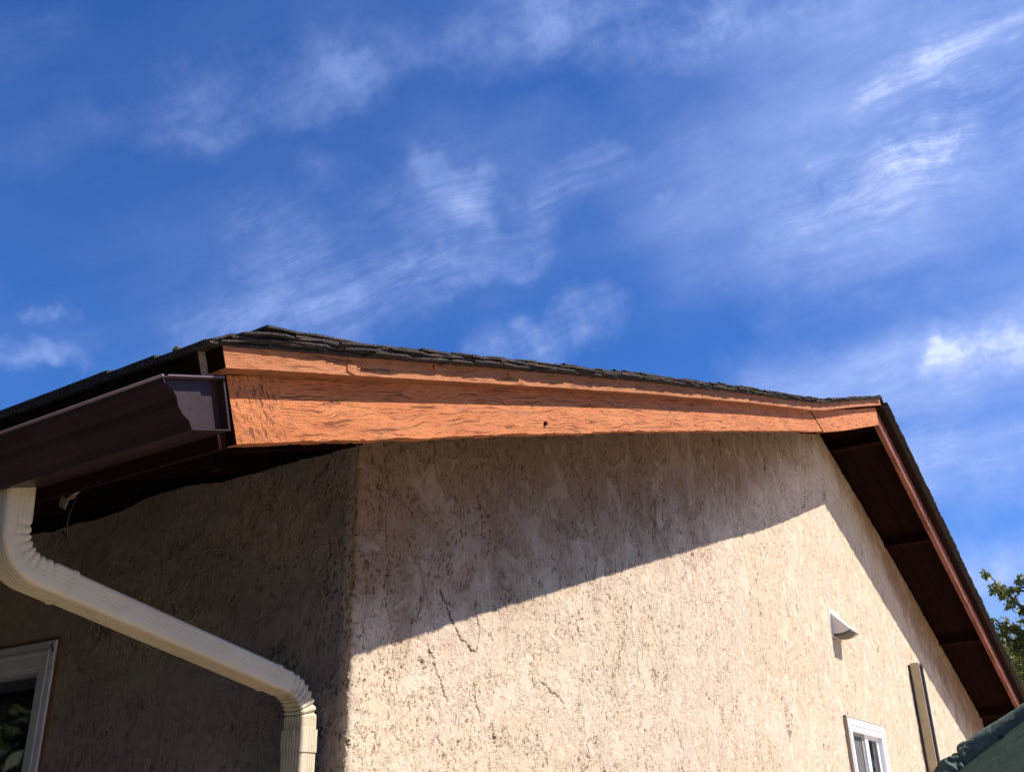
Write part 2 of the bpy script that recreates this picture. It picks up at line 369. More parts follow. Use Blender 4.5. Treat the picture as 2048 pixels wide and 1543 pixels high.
def mat_wood(name, c1, c2, groove=0.0035, knots=(), scale=1.0, cut=0.35, rough=0.75, swirl=False, spec=0.2, wear=0.0):
    mt, T, B, O = new_mat(name)
    uv = tco(T, 'UV'); U, V, _ = T.sep(uv)
    w = T.mul(T.sub(T.noise(T.comb(T.mul(U, 2.4), T.mul(V, 6.0), 0), 1.0, 4, 0.6), 0.5), 0.060)
    w2 = T.mul(T.sub(T.noise(T.comb(T.mul(U, 17.0), T.mul(V, 40.0), 4.0), 1.0, 3, 0.6), 0.5), 0.006)
    s = T.add(T.add(V, w), w2)
    for (ku, kv, ka, kb, amp) in knots:
        du = T.math('DIVIDE', T.sub(U, ku), ka); dv = T.math('DIVIDE', T.sub(V, kv), kb)
        r2 = T.add(T.mul(du, du), T.mul(dv, dv))
        s = T.add(s, T.mul(T.math('EXPONENT', T.mul(r2, -1.0)), T.mul(dv, amp)))
        s = T.add(s, T.mul(T.math('EXPONENT', T.mul(T.mul(du, du), -0.5)), amp * 0.10))
    g = T.noise(T.comb(T.mul(U, 5.5), T.mul(s, 190.0 * scale), 0), 1.0, 4, 0.66)
    g2 = T.noise(T.comb(T.mul(U, 24.0), T.mul(s, 460.0 * scale), 3.0), 1.0, 3, 0.65)
    brk = T.step(T.noise(T.comb(T.mul(U, 11.0), T.mul(V, 34.0), 1.0), 1.0, 4, 0.65), cut, cut + 0.16)
    gr = T.mul(T.step(g, 0.43, 0.36), brk)
    gr2 = T.step(g2, 0.44, 0.30)
    deep = T.step(T.noise(T.comb(T.mul(U, 5.0), T.mul(s, 75.0 * scale), 7.0), 1.0, 4, 0.62), 0.335, 0.295)
    if swirl:                                             # checked, frayed end of the board: steep short splits
        e = T.step(T.add(U, T.mul(T.sub(T.noise(T.comb(T.mul(U, 12.0), T.mul(V, 22.0), 0), 1.0, 3), 0.5), 0.05)), 0.155, 0.085)
        q = T.add(T.mul(U, 1.0), T.mul(V, 0.32))
        q = T.add(q, T.mul(T.sub(T.noise(T.comb(U, V, 0), 30.0, 4, 0.65), 0.5), 0.030))
        v1 = T.noise(T.comb(T.mul(q, 190.0), T.mul(V, 34.0), 2.0), 1.0, 4, 0.7)
        v2 = T.noise(T.comb(T.mul(q, 110.0), T.mul(V, 14.0), 5.0), 1.0, 3, 0.65)
        gr = T.add(T.mul(gr, T.sub(1.0, e)), T.mul(T.step(v1, 0.455, 0.37), e))
        deep = T.add(T.mul(deep, T.sub(1.0, e)), T.mul(T.step(v2, 0.36, 0.29), e))
    grit = T.noise(T.comb(T.mul(U, 150.0), T.mul(V, 330.0), 0), 1.0, 4, 0.7)
    h = T.sub(1.0, T.add(T.add(T.mul(gr, 0.9), T.mul(gr2, 0.30)), T.mul(deep, 1.5)))
    h = T.add(h, T.mul(grit, 0.55))
    h = T.add(h, T.mul(T.noise(T.comb(T.mul(U, 9.0), T.mul(V, 24.0), 0), 1.0, 3, 0.5), 0.9))
    B.inputs['Roughness'].default_value = rough
    T.l.new(bump(T, h, groove), B.inputs['Normal'])
    tn = T.noise(T.comb(T.mul(U, 3.0), T.mul(V, 12.0), 0), 1.0, 5, 0.65)
    col = T.mix(T.step(tn, 0.3, 0.7), c1 + (1,), c2 + (1,))
    col = T.mix(T.mul(T.step(grit, 0.42, 0.66), 0.30), col, tuple(k * 0.62 for k in c1) + (1,))
    if wear:
        wn_ = T.step(T.noise(T.comb(T.mul(U, 6.0), T.mul(V, 26.0), 9.0), 1.0, 5, 0.7), 0.56, 0.68)
        col = T.mix(T.mul(wn_, wear), col, (c1[0] * 0.75, c1[1] * 1.0, c1[2] * 1.5, 1))
    dk = T.math('MINIMUM', T.add(T.add(T.mul(gr, 0.62), T.mul(gr2, 0.10)), T.mul(deep, 0.85)), 0.93)
    col = T.mix(dk, col, (c1[0] * 0.13, c1[1] * 0.14, c1[2] * 0.22, 1))
    T.l.new(col, B.inputs['Base Color'])
    B.inputs['Specular IOR Level'].default_value = spec
    return mt

def mat_plain(name, col, rough=0.6, bscale=0, bdist=0.001, metallic=0.0, var=0.0, vscale=5.0, coat=0.0, col2=None, detail=4, spec=None):
    mt, T, B, O = new_mat(name)
    oc = tco(T)
    B.inputs['Roughness'].default_value = rough; B.inputs['Metallic'].default_value = metallic
    c = T.mix(T.step(T.noise(oc, vscale, detail, 0.6), 0.3, 0.7), tuple(col) + (1,), (tuple(col2) if col2 else tuple(k * (1 - var) for k in col)) + (1,))
    T.l.new(c, B.inputs['Base Color'])
    if bscale: T.l.new(bump(T, T.noise(oc, bscale, 4, 0.65), bdist), B.inputs['Normal'])
    if spec is not None: B.inputs['Specular IOR Level'].default_value = spec
    if coat: B.inputs['Coat Weight'].default_value = coat; B.inputs['Coat Roughness'].default_value = 0.12
    return mt

def mat_shingle():
    mt, T, B, O = new_mat('asphalt_shingle')
    oc = tco(T)
    g = T.voro(oc, 620.0, 'F1', 'Color'); gx = T.sep(g)[0]
    c = T.mix(gx, (0.006, 0.005, 0.004, 1), (0.034, 0.024, 0.021, 1))
    c = T.mix(T.step(gx, 0.90, 0.97), c, (0.17, 0.125, 0.11, 1))
    c = T.mix(T.mul(T.step(T.noise(oc, 9.0, 3), 0.55, 0.7), 0.5), c, (0.16, 0.06, 0.045, 1))
    T.l.new(c, B.inputs['Base Color']); B.inputs['Roughness'].default_value = 0.95
    T.l.new(bump(T, T.add(T.mul(gx, 0.6), T.noise(oc, 120.0, 3, 0.7)), 0.004), B.inputs['Normal'])
    return mt
def mat_glass():
    mt, T, B, O = new_mat('dark_glass')
    oc = tco(T)
    B.inputs['Base Color'].default_value = (0.006, 0.008, 0.010, 1)
    B.inputs['Roughness'].default_value = 0.03
    B.inputs['Specular IOR Level'].default_value = 0.9
    T.l.new(bump(T, T.noise(oc, 3.0, 2), 0.002), B.inputs['Normal'])
    return mt
def mat_leaf(name, c1, c2):
    mt, T, B, O = new_mat(name)
    gm = T.n.new('ShaderNodeObjectInfo')
    oc = tco(T)
    c = T.mix(T.step(T.noise(oc, 2.2, 4, 0.7), 0.3, 0.7), c1 + (1,), c2 + (1,))
    c = T.mix(T.mul(T.step(T.noise(oc, 23.0, 2), 0.35, 0.75), 0.6), c, tuple(k * 1.5 for k in c2) + (1,))
    T.l.new(c, B.inputs['Base Color']); B.inputs['Roughness'].default_value = 0.45
    tr = T.n.new('ShaderNodeBsdfTranslucent'); T.l.new(c, tr.inputs[0])
    mx = T.n.new('ShaderNodeMixShader'); mx.inputs[0].default_value = 0.28
    T.l.new(B.outputs[0], mx.inputs[1]); T.l.new(tr.outputs[0], mx.inputs[2]); T.l.new(mx.outputs[0], O.inputs[0])
    return mt

M = {}
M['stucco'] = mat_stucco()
OR1, OR2 = (0.45, 0.140, 0.048), (0.55, 0.205, 0.080)
M['barge'] = mat_wood('orange_brown_painted_wood', OR1, OR2, 0.0055, wear=0.7,
    knots=[(0.62, 0.075, 0.05, 0.045, 0.04), (1.02, 0.06, 0.05, 0.022, 0.02), (1.27, 0.055, 0.07, 0.03, -0.025),
           (1.78, 0.06, 0.05, 0.05, 0.03), (3.2, 0.03, 0.04, 0.05, 0.06), (3.9, 0.03, 0.04, 0.05, 0.06), (0.26, 0.02, 0.04, 0.03, 0.02)], swirl=True)
M['trim'] = mat_wood('orange_brown_trim_wood', (0.35, 0.125, 0.050), (0.43, 0.175, 0.078), 0.0036, knots=[(0.13, 0.02, 0.02, 0.015, 0.02), (0.75, 0.02, 0.03, 0.02, 0.02), (1.7, 0.02, 0.03, 0.015, 0.02)], scale=1.4, cut=0.40)
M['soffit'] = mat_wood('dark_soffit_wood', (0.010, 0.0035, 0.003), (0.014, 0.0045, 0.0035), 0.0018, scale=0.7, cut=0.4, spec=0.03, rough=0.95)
M['brown'] = mat_wood('dark_brown_painted_wood', (0.014, 0.0045, 0.0035), (0.020, 0.0062, 0.005), 0.0022, scale=0.7, cut=0.4, spec=0.05, rough=0.9)
M['red'] = mat_wood('worn_red_brown_wood', (0.11, 0.034, 0.022), (0.24, 0.088, 0.062), 0.003, scale=1.0)
M['endgrain'] = mat_plain('weathered_end_grain', (0.30, 0.25, 0.20), 0.9, 300, 0.003, col2=(0.14, 0.10, 0.08), vscale=160)
M['shingle'] = mat_shingle()
M['gutter'] = mat_plain('dark_brown_gutter_paint', (0.036, 0.019, 0.021), 0.38, var=0.3, vscale=6.0, bscale=14, bdist=0.0012, spec=0.22)
M['gutter_cap'] = M['gutter']
def mat_pipe():
    mt, T, B, O = new_mat('cream_downspout_paint')
    oc = tco(T); X, Y, Z = T.sep(oc)
    c = T.mix(T.step(T.noise(oc, 5.0, 4, 0.6), 0.3, 0.7), (0.53, 0.455, 0.335, 1), (0.46, 0.39, 0.28, 1))
    dirt = T.step(T.noise(T.comb(T.mul(X, 0.5), Y, T.mul(Z, 1.0)), 26.0, 5, 0.72), 0.52, 0.74)
    c = T.mix(T.mul(dirt, 0.42), c, (0.27, 0.20, 0.13, 1))
    c = T.mix(T.mul(T.step(T.noise(oc, 170.0, 3, 0.6), 0.66, 0.74), 0.5), c, (0.12, 0.09, 0.06, 1))
    T.l.new(c, B.inputs['Base Color']); B.inputs['Roughness'].default_value = 0.48
    T.l.new(bump(T, T.add(T.noise(oc, 11.0, 3, 0.5), T.mul(T.noise(oc, 90.0, 3, 0.6), 0.15)), 0.0035), B.inputs['Normal'])
    return mt
M['pipe'] = mat_pipe()
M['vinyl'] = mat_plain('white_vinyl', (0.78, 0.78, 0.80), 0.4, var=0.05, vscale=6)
M['vinyl_shade'] = mat_plain('shaded_white_vinyl', (0.50, 0.49, 0.60), 0.5, var=0.15, vscale=9)  # white vinyl with the lilac shade of the side wall in its colour
M['caulk'] = mat_plain('brown_caulk', (0.16, 0.085, 0.045), 0.8, 200, 0.002, var=0.4, vscale=40)
M['glass'] = mat_glass()
M['screen'] = mat_plain('grey_insect_screen', (0.10, 0.095, 0.095), 0.8, 900, 0.0004, var=0.2, vscale=8)
M['dark'] = mat_plain('dark_frame', (0.02, 0.025, 0.023), 0.5, var=0.3)
M['hood'] = mat_plain('white_plastic', (0.72, 0.71, 0.70), 0.45, var=0.06, vscale=12)
M['tan'] = mat_plain('tan_painted_post', (0.50, 0.42, 0.27), 0.7, 60, 0.0008, var=0.22, vscale=7)
M['fabric'] = mat_plain('dark_green_canvas', (0.026, 0.050, 0.040), 0.95, 5, 0.020, var=0.22, vscale=5, spec=0.05)
M['metal'] = mat_plain('bronze_metal', (0.05, 0.04, 0.035), 0.4, metallic=0.6, var=0.2)
M['bark'] = mat_plain('bark', (0.11, 0.085, 0.06), 0.9, 25, 0.02, var=0.5, vscale=12)
M['leafA'] = mat_leaf('broad_leaf', (0.08, 0.10, 0.018), (0.22, 0.23, 0.05))
M['leafB'] = mat_leaf('olive_leaf', (0.17, 0.18, 0.035), (0.32, 0.31, 0.08))
M['leafC'] = mat_leaf('dark_hedge_leaf', (0.022, 0.045, 0.014), (0.055, 0.085, 0.028))
M['tagm'] = mat_plain('pale_tag', (0.55, 0.53, 0.50), 0.6, col2=(0.10, 0.09, 0.09), vscale=420, detail=1)
M['cable'] = mat_plain('black_cable', (0.012, 0.012, 0.012), 0.5)
M['screw'] = mat_plain('screw_metal', (0.55, 0.54, 0.50), 0.35, metallic=0.7)

# ------------------------------------------------------------------ ground
gm_, T, B, O = new_mat('dry_ground')
oc = tco(T)
c = T.mix(T.step(T.noise(oc, 0.6, 6, 0.6), 0.4, 0.62), (0.075, 0.065, 0.045, 1), (0.035, 0.045, 0.018, 1))
c = T.mix(T.step(T.noise(oc, 14.0, 5, 0.7), 0.45, 0.7), c, (0.09, 0.075, 0.055, 1))
T.l.new(c, B.inputs['Base Color']); B.inputs['Roughness'].default_value = 0.95
T.l.new(bump(T, T.noise(oc, 25.0, 6, 0.7), 0.03), B.inputs['Normal'])
mb = MB((0, 0, ZG))
mb.face([(-900, -900, ZG), (900, -900, ZG), (900, 900, ZG), (-900, 900, ZG)])
tag(mb.build('ground', gm_, loc=(0, 0, ZG * K)), kind='structure')
mp_ = mat_plain('concrete', (0.60, 0.48, 0.35), 0.9, 60, 0.003, var=0.2, vscale=2.5)
mb = MB((0, 0, ZG)); mb.box(-1.5, 40, -30, -0.04, ZG, ZG + 0.06); mb.box(-11, -1.502, -30, -3.4, ZG, ZG + 0.057)
tag(mb.build('patio', mp_, loc=(0, 0, ZG * K)), kind='structure')  # unseen pale slab, widened to bounce sunlight onto the gable wall
# the sky itself is the world background

# ------------------------------------------------------------------ house
house = empty('house', (0, 0, ZG), 'stucco house with peeling orange rake boards, brown gutter and layered shingle roof', 'house')

# stucco wall: one sheet wrapping round the corner, fine enough to carry its own relief
XR = 2 * XP; YB = 11.0
nS, nG, nZ = 300, 620, 400
yS = np.concatenate([[YB], 4.4 * np.linspace(0.52, 0.0, nS) / (1 - np.linspace(0.52, 0.0, nS))])
RC = 0.010
pts2 = [(0.0, y + RC) for y in yS]
for a in np.linspace(0, math.pi / 2, 9)[1:]:
    pts2.append((RC - RC * math.cos(a), RC - RC * math.sin(a)))
sg = np.linspace(0.0, 0.735, nG)[1:]
pts2 += [(RC + 5.4 * s / (1 - s), 0.0) for s in sg]
pts2 += [(XR, 0.0)]
pts2 = np.array(pts2)
pts2[:, 0] = np.minimum(pts2[:, 0], XR)
gab = pts2[:, 1] <= 0.0001
topz = Z0 + XP * TT - np.abs(pts2[:, 0] - XP) * TT
dl = 0.125 - 0.095 * np.exp(-((pts2[:, 0] - XP) / 1.3) ** 2)
rr_ = np.arange(len(pts2))
topz = topz + dl + np.where(gab, 0.012 * fbm1(pts2[:, 0], 3, 4, 4.0), 0.0)
side = ~gab
topz = np.where(side, 0.185 + 0.028 * fbm1(pts2[:, 1], 8, 5, 3.0) + 0.05 * np.exp(-((pts2[:, 1] - 1.15) / 0.28) ** 2) - 0.02, topz)
LOW = -1.35
zf = np.linspace(0.0, 1.0, nZ)
Pw = np.zeros((len(pts2), nZ + 3, 3))
Pw[:, :, 0] = pts2[:, 0][:, None]; Pw[:, :, 1] = pts2[:, 1][:, None]
Pw[:, 3:, 2] = LOW + (topz[:, None] - LOW) * zf[None, :]
Pw[:, 0, 2] = ZG; Pw[:, 1, 2] = -2.12; Pw[:, 2, 2] = -1.77
# window openings
def hole(P, ax, a0, a1, z0, z1):
    ctr = (P[:-1, :-1] + P[1:, 1:]) / 2
    other = 1 - ax
    return (ctr[..., ax] > a0) & (ctr[..., ax] < a1) & (ctr[..., 2] > z0) & (ctr[..., 2] < z1) & (np.abs(ctr[..., other]) < 0.01)
LW = (1.90, 3.55, -2.12, -0.52)      # side window: y0 y1 z0 z1 of the opening
GW = (7.00, 8.12, -1.77, -0.48)     # gable window: x0 x1 z0 z1
keep = ~(hole(Pw, 1, LW[0], LW[1], LW[2], LW[3]) | hole(Pw, 0, GW[0], GW[1], GW[2], GW[3]))
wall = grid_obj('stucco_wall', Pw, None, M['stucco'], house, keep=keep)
# the far walls, plain
mb = MB()
mb.box(XR - 0.1, XR, 0.02, YB, ZG, 0.15); mb.box(0.05, XR - 0.1, YB - 0.1, YB, ZG, 0.15)
mb.box(0.06, 0.1, 0.1, 1.7, ZG, 0.1); mb.box(0.06, 0.1, 3.7, YB - 0.1, ZG, 0.1)
mb.box(0.1, 6.6, 0.06, 0.1, ZG, 0.1); mb.box(8.5, XR - 0.1, 0.06, 0.1, ZG, 0.1)
mb.build('inner_wall', mat_plain('plain_plaster', (0.4, 0.33, 0.24), 0.9), house)

# --- sloping boards.  a = run along the slope measured in x, h = height square to the slope
def sagB(x): return np.interp(x, [-1.3, 0.1, 1.4, 2.2, 3.1, 4.4, 5.15, 6.2, 7.61], [0, .007, .005, -.003, -.012, -.030, -.045, -.034, 0.0])
def sagT(x): return np.interp(x, [-1.3, 0.0, 1.4, 3.1, 4.0, 4.6, 5.1, 5.7, 6.6, 7.5], [0, -.001, -.006, -.030, -.052, -.066, -.066, -.045, -.012, .012])
def slope_pt(a, h, y, right=False, sag=None):
    s = 0.0 if sag is None or right else float(sag(a))
    x = a - h * SN; z = Z0 + a * TT + s + h * CS
    if right: x = 2 * XP - x
    return (x, y, z)
def board(name, a0, a1, h0, h1, y0, y1, mat, parent=None, right=False, sag=None, n=40, end='square', jag=0.0, seed=1, cut0=None, bevel=0.004):
    # rows round the section: front-bottom, front-top, back-top, back-bottom
    mb = MB()
    hh = [(h0, y0), (h1, y0), (h1, y1), (h0, y1)]
    nh = 7
    hs = np.linspace(h0, h1, nh)
    A = np.linspace(0, 1, n)
    def pa(t, h):
        s0 = a0 + (0 if cut0 is None else cut0(h)); e = a1
        if end == 'plumb': e = a1 + h * SN
        elif callable(end): e = a1 + end(h)
        return s0 + (e - s0) * t
    jb = fbm1(A * (a1 - a0), seed, 4, 9.0) * jag; jt = fbm1(A * (a1 - a0), seed + 5, 4, 9.0) * jag * 0.5
    rs = np.random.RandomState(seed)
    jb = jb + (rs.rand(n) < 0.15) * rs.rand(n) * jag * 0.9
    def H(i, h):
        f = (h - h0) / (h1 - h0)
        return h + jb[i] * (1 - f) ** 3 + jt[i] * f ** 3
    L = 1 / CS
    for i in range(n - 1):
        for j in range(nh - 1):
            c = [(i, j), (i + 1, j), (i + 1, j + 1), (i, j + 1)]
            for y, rev in ((y0, False), (y1, True)):
                q = [slope_pt(pa(A[k], hs[l]), H(k, hs[l]), y, right, sag) for k, l in c]
                u = [(pa(A[k], hs[l]) * L - a0 * L, H(k, hs[l]) - h0) for k, l in c]
                mb.face(q[::-1] if rev else q, u[::-1] if rev else u)
        for l, flip in ((0, True), (nh - 1, False)):
            q = [slope_pt(pa(A[k], hs[l]), H(k, hs[l]), y, right, sag) for k, y in ((i, y0), (i + 1, y0), (i + 1, y1), (i, y1))]
            u = [((pa(A[k], hs[l]) - a0) * L, (y - y0) + 0.3) for k, y in ((i, y0), (i + 1, y0), (i + 1, y1), (i, y1))]
            mb.face(q[::-1] if flip else q, u[::-1] if flip else u)
    for k in (0, n - 1):
        for j in range(nh - 1):
            q = [slope_pt(pa(A[k], hs[l]), H(k, hs[l]), y, right, sag) for y, l in ((y0, j), (y0, j + 1), (y1, j + 1), (y1, j))]
            u = [((y - y0) * 0.3, hs[l] + 0.5) for y, l in ((y0, j), (y0, j + 1), (y1, j + 1), (y1, j))]
            mb.face(q, u, 1 if k == 0 else 0)  # low end faces take the dark soffit wood, shade put into their colour
    o = mb.build(name, [mat, M['soffit']], parent, smooth=False)
    return o

def tsag(x): return sagB(x)
HB = 0.184; TD = 0.060      # barge height and how far the trim stands proud
board('barge_board', XE, 5.09, 0, HB + 0.004, -GV, -GV + 0.05, M['barge'], house, sag=sagB, n=420, end=lambda h: -h * 1.55, jag=0.006, seed=4)
tag(board('barge_board', 5.11, XP, -0.004, HB, -GV - 0.004, -GV + 0.048, M['barge'], house, sag=sagB, n=90, end='plumb', jag=0.006, seed=9, cut0=lambda h: -h * 1.55),
    'short orange board joined at a slanted cut below the ridge')
tag(board('barge_board', XE, XP, 0, HB, -GV, -GV + 0.05, M['red'], house, right=True, n=260, end='plumb', jag=0.010, seed=14), 'worn red barge board on the right slope')
board('trim_board', XE - 0.054, XP, HB + 0.006, HB + 0.066, -GV - TD, -GV + 0.01, M['trim'], house, sag=sagT, n=300, end='plumb', jag=0.0015, seed=21)
board('trim_board', XE - 0.002, XP - 0.004, HB + 0.004, HB + 0.066, -GV - TD, -GV + 0.01, M['brown'], house, right=True, n=120, end='plumb', jag=0.002, seed=22)  # dark brown puts the shadow of the shingles into this trim's colour
# a small block left on the trim, a nail head and wood chips
mb = MB(); q = slope_pt(-0.79, HB + 0.03, -GV - TD, sag=sagT)
mb.box(q[0] - 0.02, q[0] + 0.02, q[1] - 0.004, q[1] + 0.006, q[2] - 0.02, q[2] + 0.016)
tag(mb.build('wood_block', M['trim'], house), 'small square wooden patch on the rake trim')
for aa, hh_, rad in ((-0.37, 0.232, 0.008), (0.42, 0.050, 0.009), (0.10, 0.226, 0.005), (1.1, 0.228, 0.005)):
    q = slope_pt(aa, hh_, -GV - (TD + 0.004 if hh_ > 0.18 else 0.003), sag=sagT)
    mb = MB()
    r8 = [(q[0] + rad * math.cos(k * math.pi / 4), q[1] - 0.006, q[2] + rad * math.sin(k * math.pi / 4)) for k in range(8)]
    r9 = [(x, y + 0.02, z) for x, y, z in r8]
    mb.face(r8)
    for k in range(8): mb.face([r8[k], r9[k], r9[(k + 1) % 8], r8[(k + 1) % 8]])
    mb.build('nail_head', M['brown'] if hh_ < 0.18 else M['trim'], house)

# --- roof: deck, rafters, lookouts
roof = MB()
YR = YB + GV
for right in (False, True):
    N = 24
    for i in range(N):
        t0 = (XE - 0.03) + (XP - (XE - 0.03)) * i / N; t1 = (XE - 0.03) + (XP - (XE - 0.03)) * (i + 1) / N
        def q(t, h, y):
            a = t + h * SN * (t - XE) / (XP - XE)
            return slope_pt(a, h, y, right, sagT)
        h0, h1 = HB + 0.034, HB + 0.064
        c = [q(t0, h0, -GV + 0.012), q(t1, h0, -GV + 0.012), q(t1, h0, YR), q(t0, h0, YR), q(t0, h1, -GV + 0.012), q(t1, h1, -GV + 0.012), q(t1, h1, YR), q(t0, h1, YR)]
        roof.hexa(c, uvs=[(v[1], v[0]) for v in c])
roof_o = roof.build('roof', M['soffit'], house)
def rafter(a0, a1, y0, y1, h0=0.0, right=False, name='rafter'):
    mb = MB()
    c = [slope_pt(a0, h0, y0, right), slope_pt(a1, h0, y0, right), slope_pt(a1, h0, y1, right), slope_pt(a0, h0, y1, right)]
    h1 = HB + 0.032
    c += [slope_pt(a0, h1, y0, right), slope_pt(a1, h1, y0, right), slope_pt(a1, h1, y1, right), slope_pt(a0, h1, y1, right)]
    if right:
        pass
    return mb, c
for k in range(8):                                     # rafter tails under the left eave
    y0 = 0.52 + 0.87 * k
    mb, c = rafter(XE + 0.03, 0.5, y0, y0 + 0.05, 0.10)
    mb.hexa(c, uvs=[(v[0], v[2] + v[1]) for v in c]); mb.build('rafter', M['soffit'], house)
for right in (False, True):                            # rafter standing on the gable wall
    mb, c = rafter(XE + 0.03, XP - 0.05, 0.02, 0.07, 0.10, right)
    mb.hexa(c, uvs=[(v[0], v[2]) for v in c]); mb.build('rafter', M['soffit'], house)
for right, aas in ((False, (0.0, 2.4, 4.8, 7.2)), (True, (7.2, 5.19, 2.6, 0.2))):
    for aa in aas:
        mb, c = rafter(aa, aa + 0.05, -GV + 0.052, 0.10, 0.075 if right else 0.12, right)
        mb.hexa(c, uvs=[(v[1], v[2] + v[0]) for v in c]); mb.build('lookout', M['brown'], house)
mb = MB(); mb.box(0.035, 0.065, 0.08, YB, 0.10, 0.295); mb.build('frieze_board', M['soffit'], house)
# underside boards between the lookouts (starter boards, laid up the slope)
for right in (False, True):
    for k in range(4):
        y0 = -GV + 0.056 + k * 0.148
        mb = MB()
        c = []
        for h in (HB + 0.022, HB + 0.0335):
            c += [slope_pt(XE, h, y0, right, sagT), slope_pt(XP, h, y0, right), slope_pt(XP, h, y0 + 0.142, right), slope_pt(XE, h, y0 + 0.142, right, sagT)]
        mb.hexa(c, uvs=[(v[0], v[1]) for v in c]); mb.build('soffit_board', M['soffit'], house)

# --- fascia and its trim along the left eave
def eave_prism(name, sect, y0, y1, mat, parent=house, smooth=False, bevel=0, right=False, ends=True):
    mb = MB()
    n = len(sect)
    S = [(2 * XP - x if right else x, z) for x, z in sect]
    ys = np.linspace(y0, y1, 12)
    d = 0
    for i in range(n):
        j = (i + 1) % n
        L = math.hypot(S[j][0] - S[i][0], S[j][1] - S[i][1])
        for ya, yb in zip(ys[:-1], ys[1:]):
            mb.face([(S[i][0], ya, S[i][1]), (S[i][0], yb, S[i][1]), (S[j][0], yb, S[j][1]), (S[j][0], ya, S[j][1])],
                    [(ya, d), (yb, d), (yb, d + L), (ya, d + L)])
        d += L
    if ends:
        for y in (y0, y1): mb.face([(x, y, z) for x, z in S], [(x, z) for x, z in S])
    return mb.build(name, mat, parent, smooth=smooth)
def sq(a0, a1, h0, h1):
    r = [slope_pt(a, h, 0) for a, h in ((a0, h0), (a1, h0), (a1, h1), (a0, h1))]
    return [(p[0], p[2]) for p in r]
for right in (False, True):
    eave_prism('fascia', sq(XE - 0.032, XE - 0.004, -0.004, HB + 0.002), -GV + 0.03, YR, M['brown'], right=right)
    ft = eave_prism('fascia_trim', sq(XE - 0.078, XE - 0.034, HB + 0.000, HB + 0.066), -GV + 0.006, YR, M['brown'], right=right)
mb = MB(); s4 = sq(XE - 0.076, XE - 0.036, HB - 0.012, HB + 0.064)
mb.face([(x, -GV + 0.0035, z) for x, z in s4]); mb.face([(x, -GV + 0.0065, z) for x, z in s4][::-1])
for i in range(4):
    a_, b_ = s4[i], s4[(i + 1) % 4]
    mb.face([(a_[0], -GV + 0.0035, a_[1]), (b_[0], -GV + 0.0035, b_[1]), (b_[0], -GV + 0.0065, b_[1]), (a_[0], -GV + 0.0065, a_[1])])
tag(mb.build('end_grain', M['endgrain'], ft), 'weathered pale sawn end of the fascia trim')

# --- shingles, each a slab of its own at the rake and along the eave
rnd = random.Random(7)
def shingle_mesh(seed, L, Wd, th, nx=7, ny=2, wav=0.006):
    # local x up the slope, y away from the rake edge, z off the roof (metres)
    r = np.random.RandomState(seed)
    xs = np.linspace(0, L, nx); ys = np.linspace(0, Wd, ny + 1)
    e = fbm1(xs * 10 + seed * 7.3, seed, 3, 1.1)
    z = fbm1(xs * 7 + seed * 3.1, seed + 50, 3, 1.0)
    vs_, fs = [], []
    for lay in (0, 1):
        for i in range(nx):
            for j in range(ny + 1):
                f = (1 - j / ny)
                vs_.append((xs[i] * K, (ys[j] + f * e[i] * wav * 1.4) * K, (lay * th + f * z[i] * wav + lay * r.rand() * 0.002) * K))
    n1 = nx * (ny + 1)
    def I(l, i, j): return l * n1 + i * (ny + 1) + j
    for i in range(nx - 1):
        for j in range(ny):
            fs.append((I(1, i, j), I(1, i + 1, j), I(1, i + 1, j + 1), I(1, i, j + 1)))
            fs.append((I(0, i, j), I(0, i, j + 1), I(0, i + 1, j + 1), I(0, i + 1, j)))
        fs.append((I(0, i, 0), I(0, i + 1, 0), I(1, i + 1, 0), I(1, i, 0)))
        fs.append((I(0, i, ny), I(1, i, ny), I(1, i + 1, ny), I(0, i + 1, ny)))
    for j in range(ny):
        fs.append((I(0, 0, j), I(1, 0, j), I(1, 0, j + 1), I(0, 0, j + 1)))
        fs.append((I(0, nx - 1, j), I(0, nx - 1, j + 1), I(1, nx - 1, j + 1), I(1, nx - 1, j)))
    me = bpy.data.meshes.new('shingle'); me.from_pydata(vs_, [], fs); me.materials.append(M['shingle'])
    return me
rake_me = [shingle_mesh(s, 0.40, 0.80, 0.0046, nx=9, wav=0.008) for s in range(10)]
eave_me = [shingle_mesh(s + 40, 0.60, 0.62, 0.009, nx=6) for s in range(6)]
def place(me, a, h, y, right=False, lift=0.0, flip=False, sag=None, parent=roof_o, stretch=1.0, yaw=0.0):
    o = bpy.data.objects.new('shingle', me); C.objects.link(o); o.parent = parent
    p = Vector(slope_pt(a, h, y, right, sag)) - HO
    sx = Vector((CS, 0, SN)) if not right else Vector((-CS, 0, SN))
    local = (sagT(a + 0.3) - sagT(a)) / 0.3 if (sag is not None and not right) else 0.0
    ang = lift + local
    nz = Vector((-SN, 0, CS)) if not right else Vector((SN, 0, CS))
    ax = (sx * math.cos(ang) + nz * math.sin(ang)); nn = (-sx * math.sin(ang) + nz * math.cos(ang))
    yy = Vector((0, 1, 0))
    if yaw:
        ax, yy = ax * math.cos(yaw) + yy * math.sin(yaw), -ax * math.sin(yaw) + yy * math.cos(yaw)
    mt = Matrix.Identity(4)
    for i in range(3):
        mt[i][0] = ax[i] * stretch; mt[i][1] = yy[i]; mt[i][2] = nn[i]; mt[i][3] = p[i] * K
    o.matrix_local = mt
    return o
HS = HB + 0.067
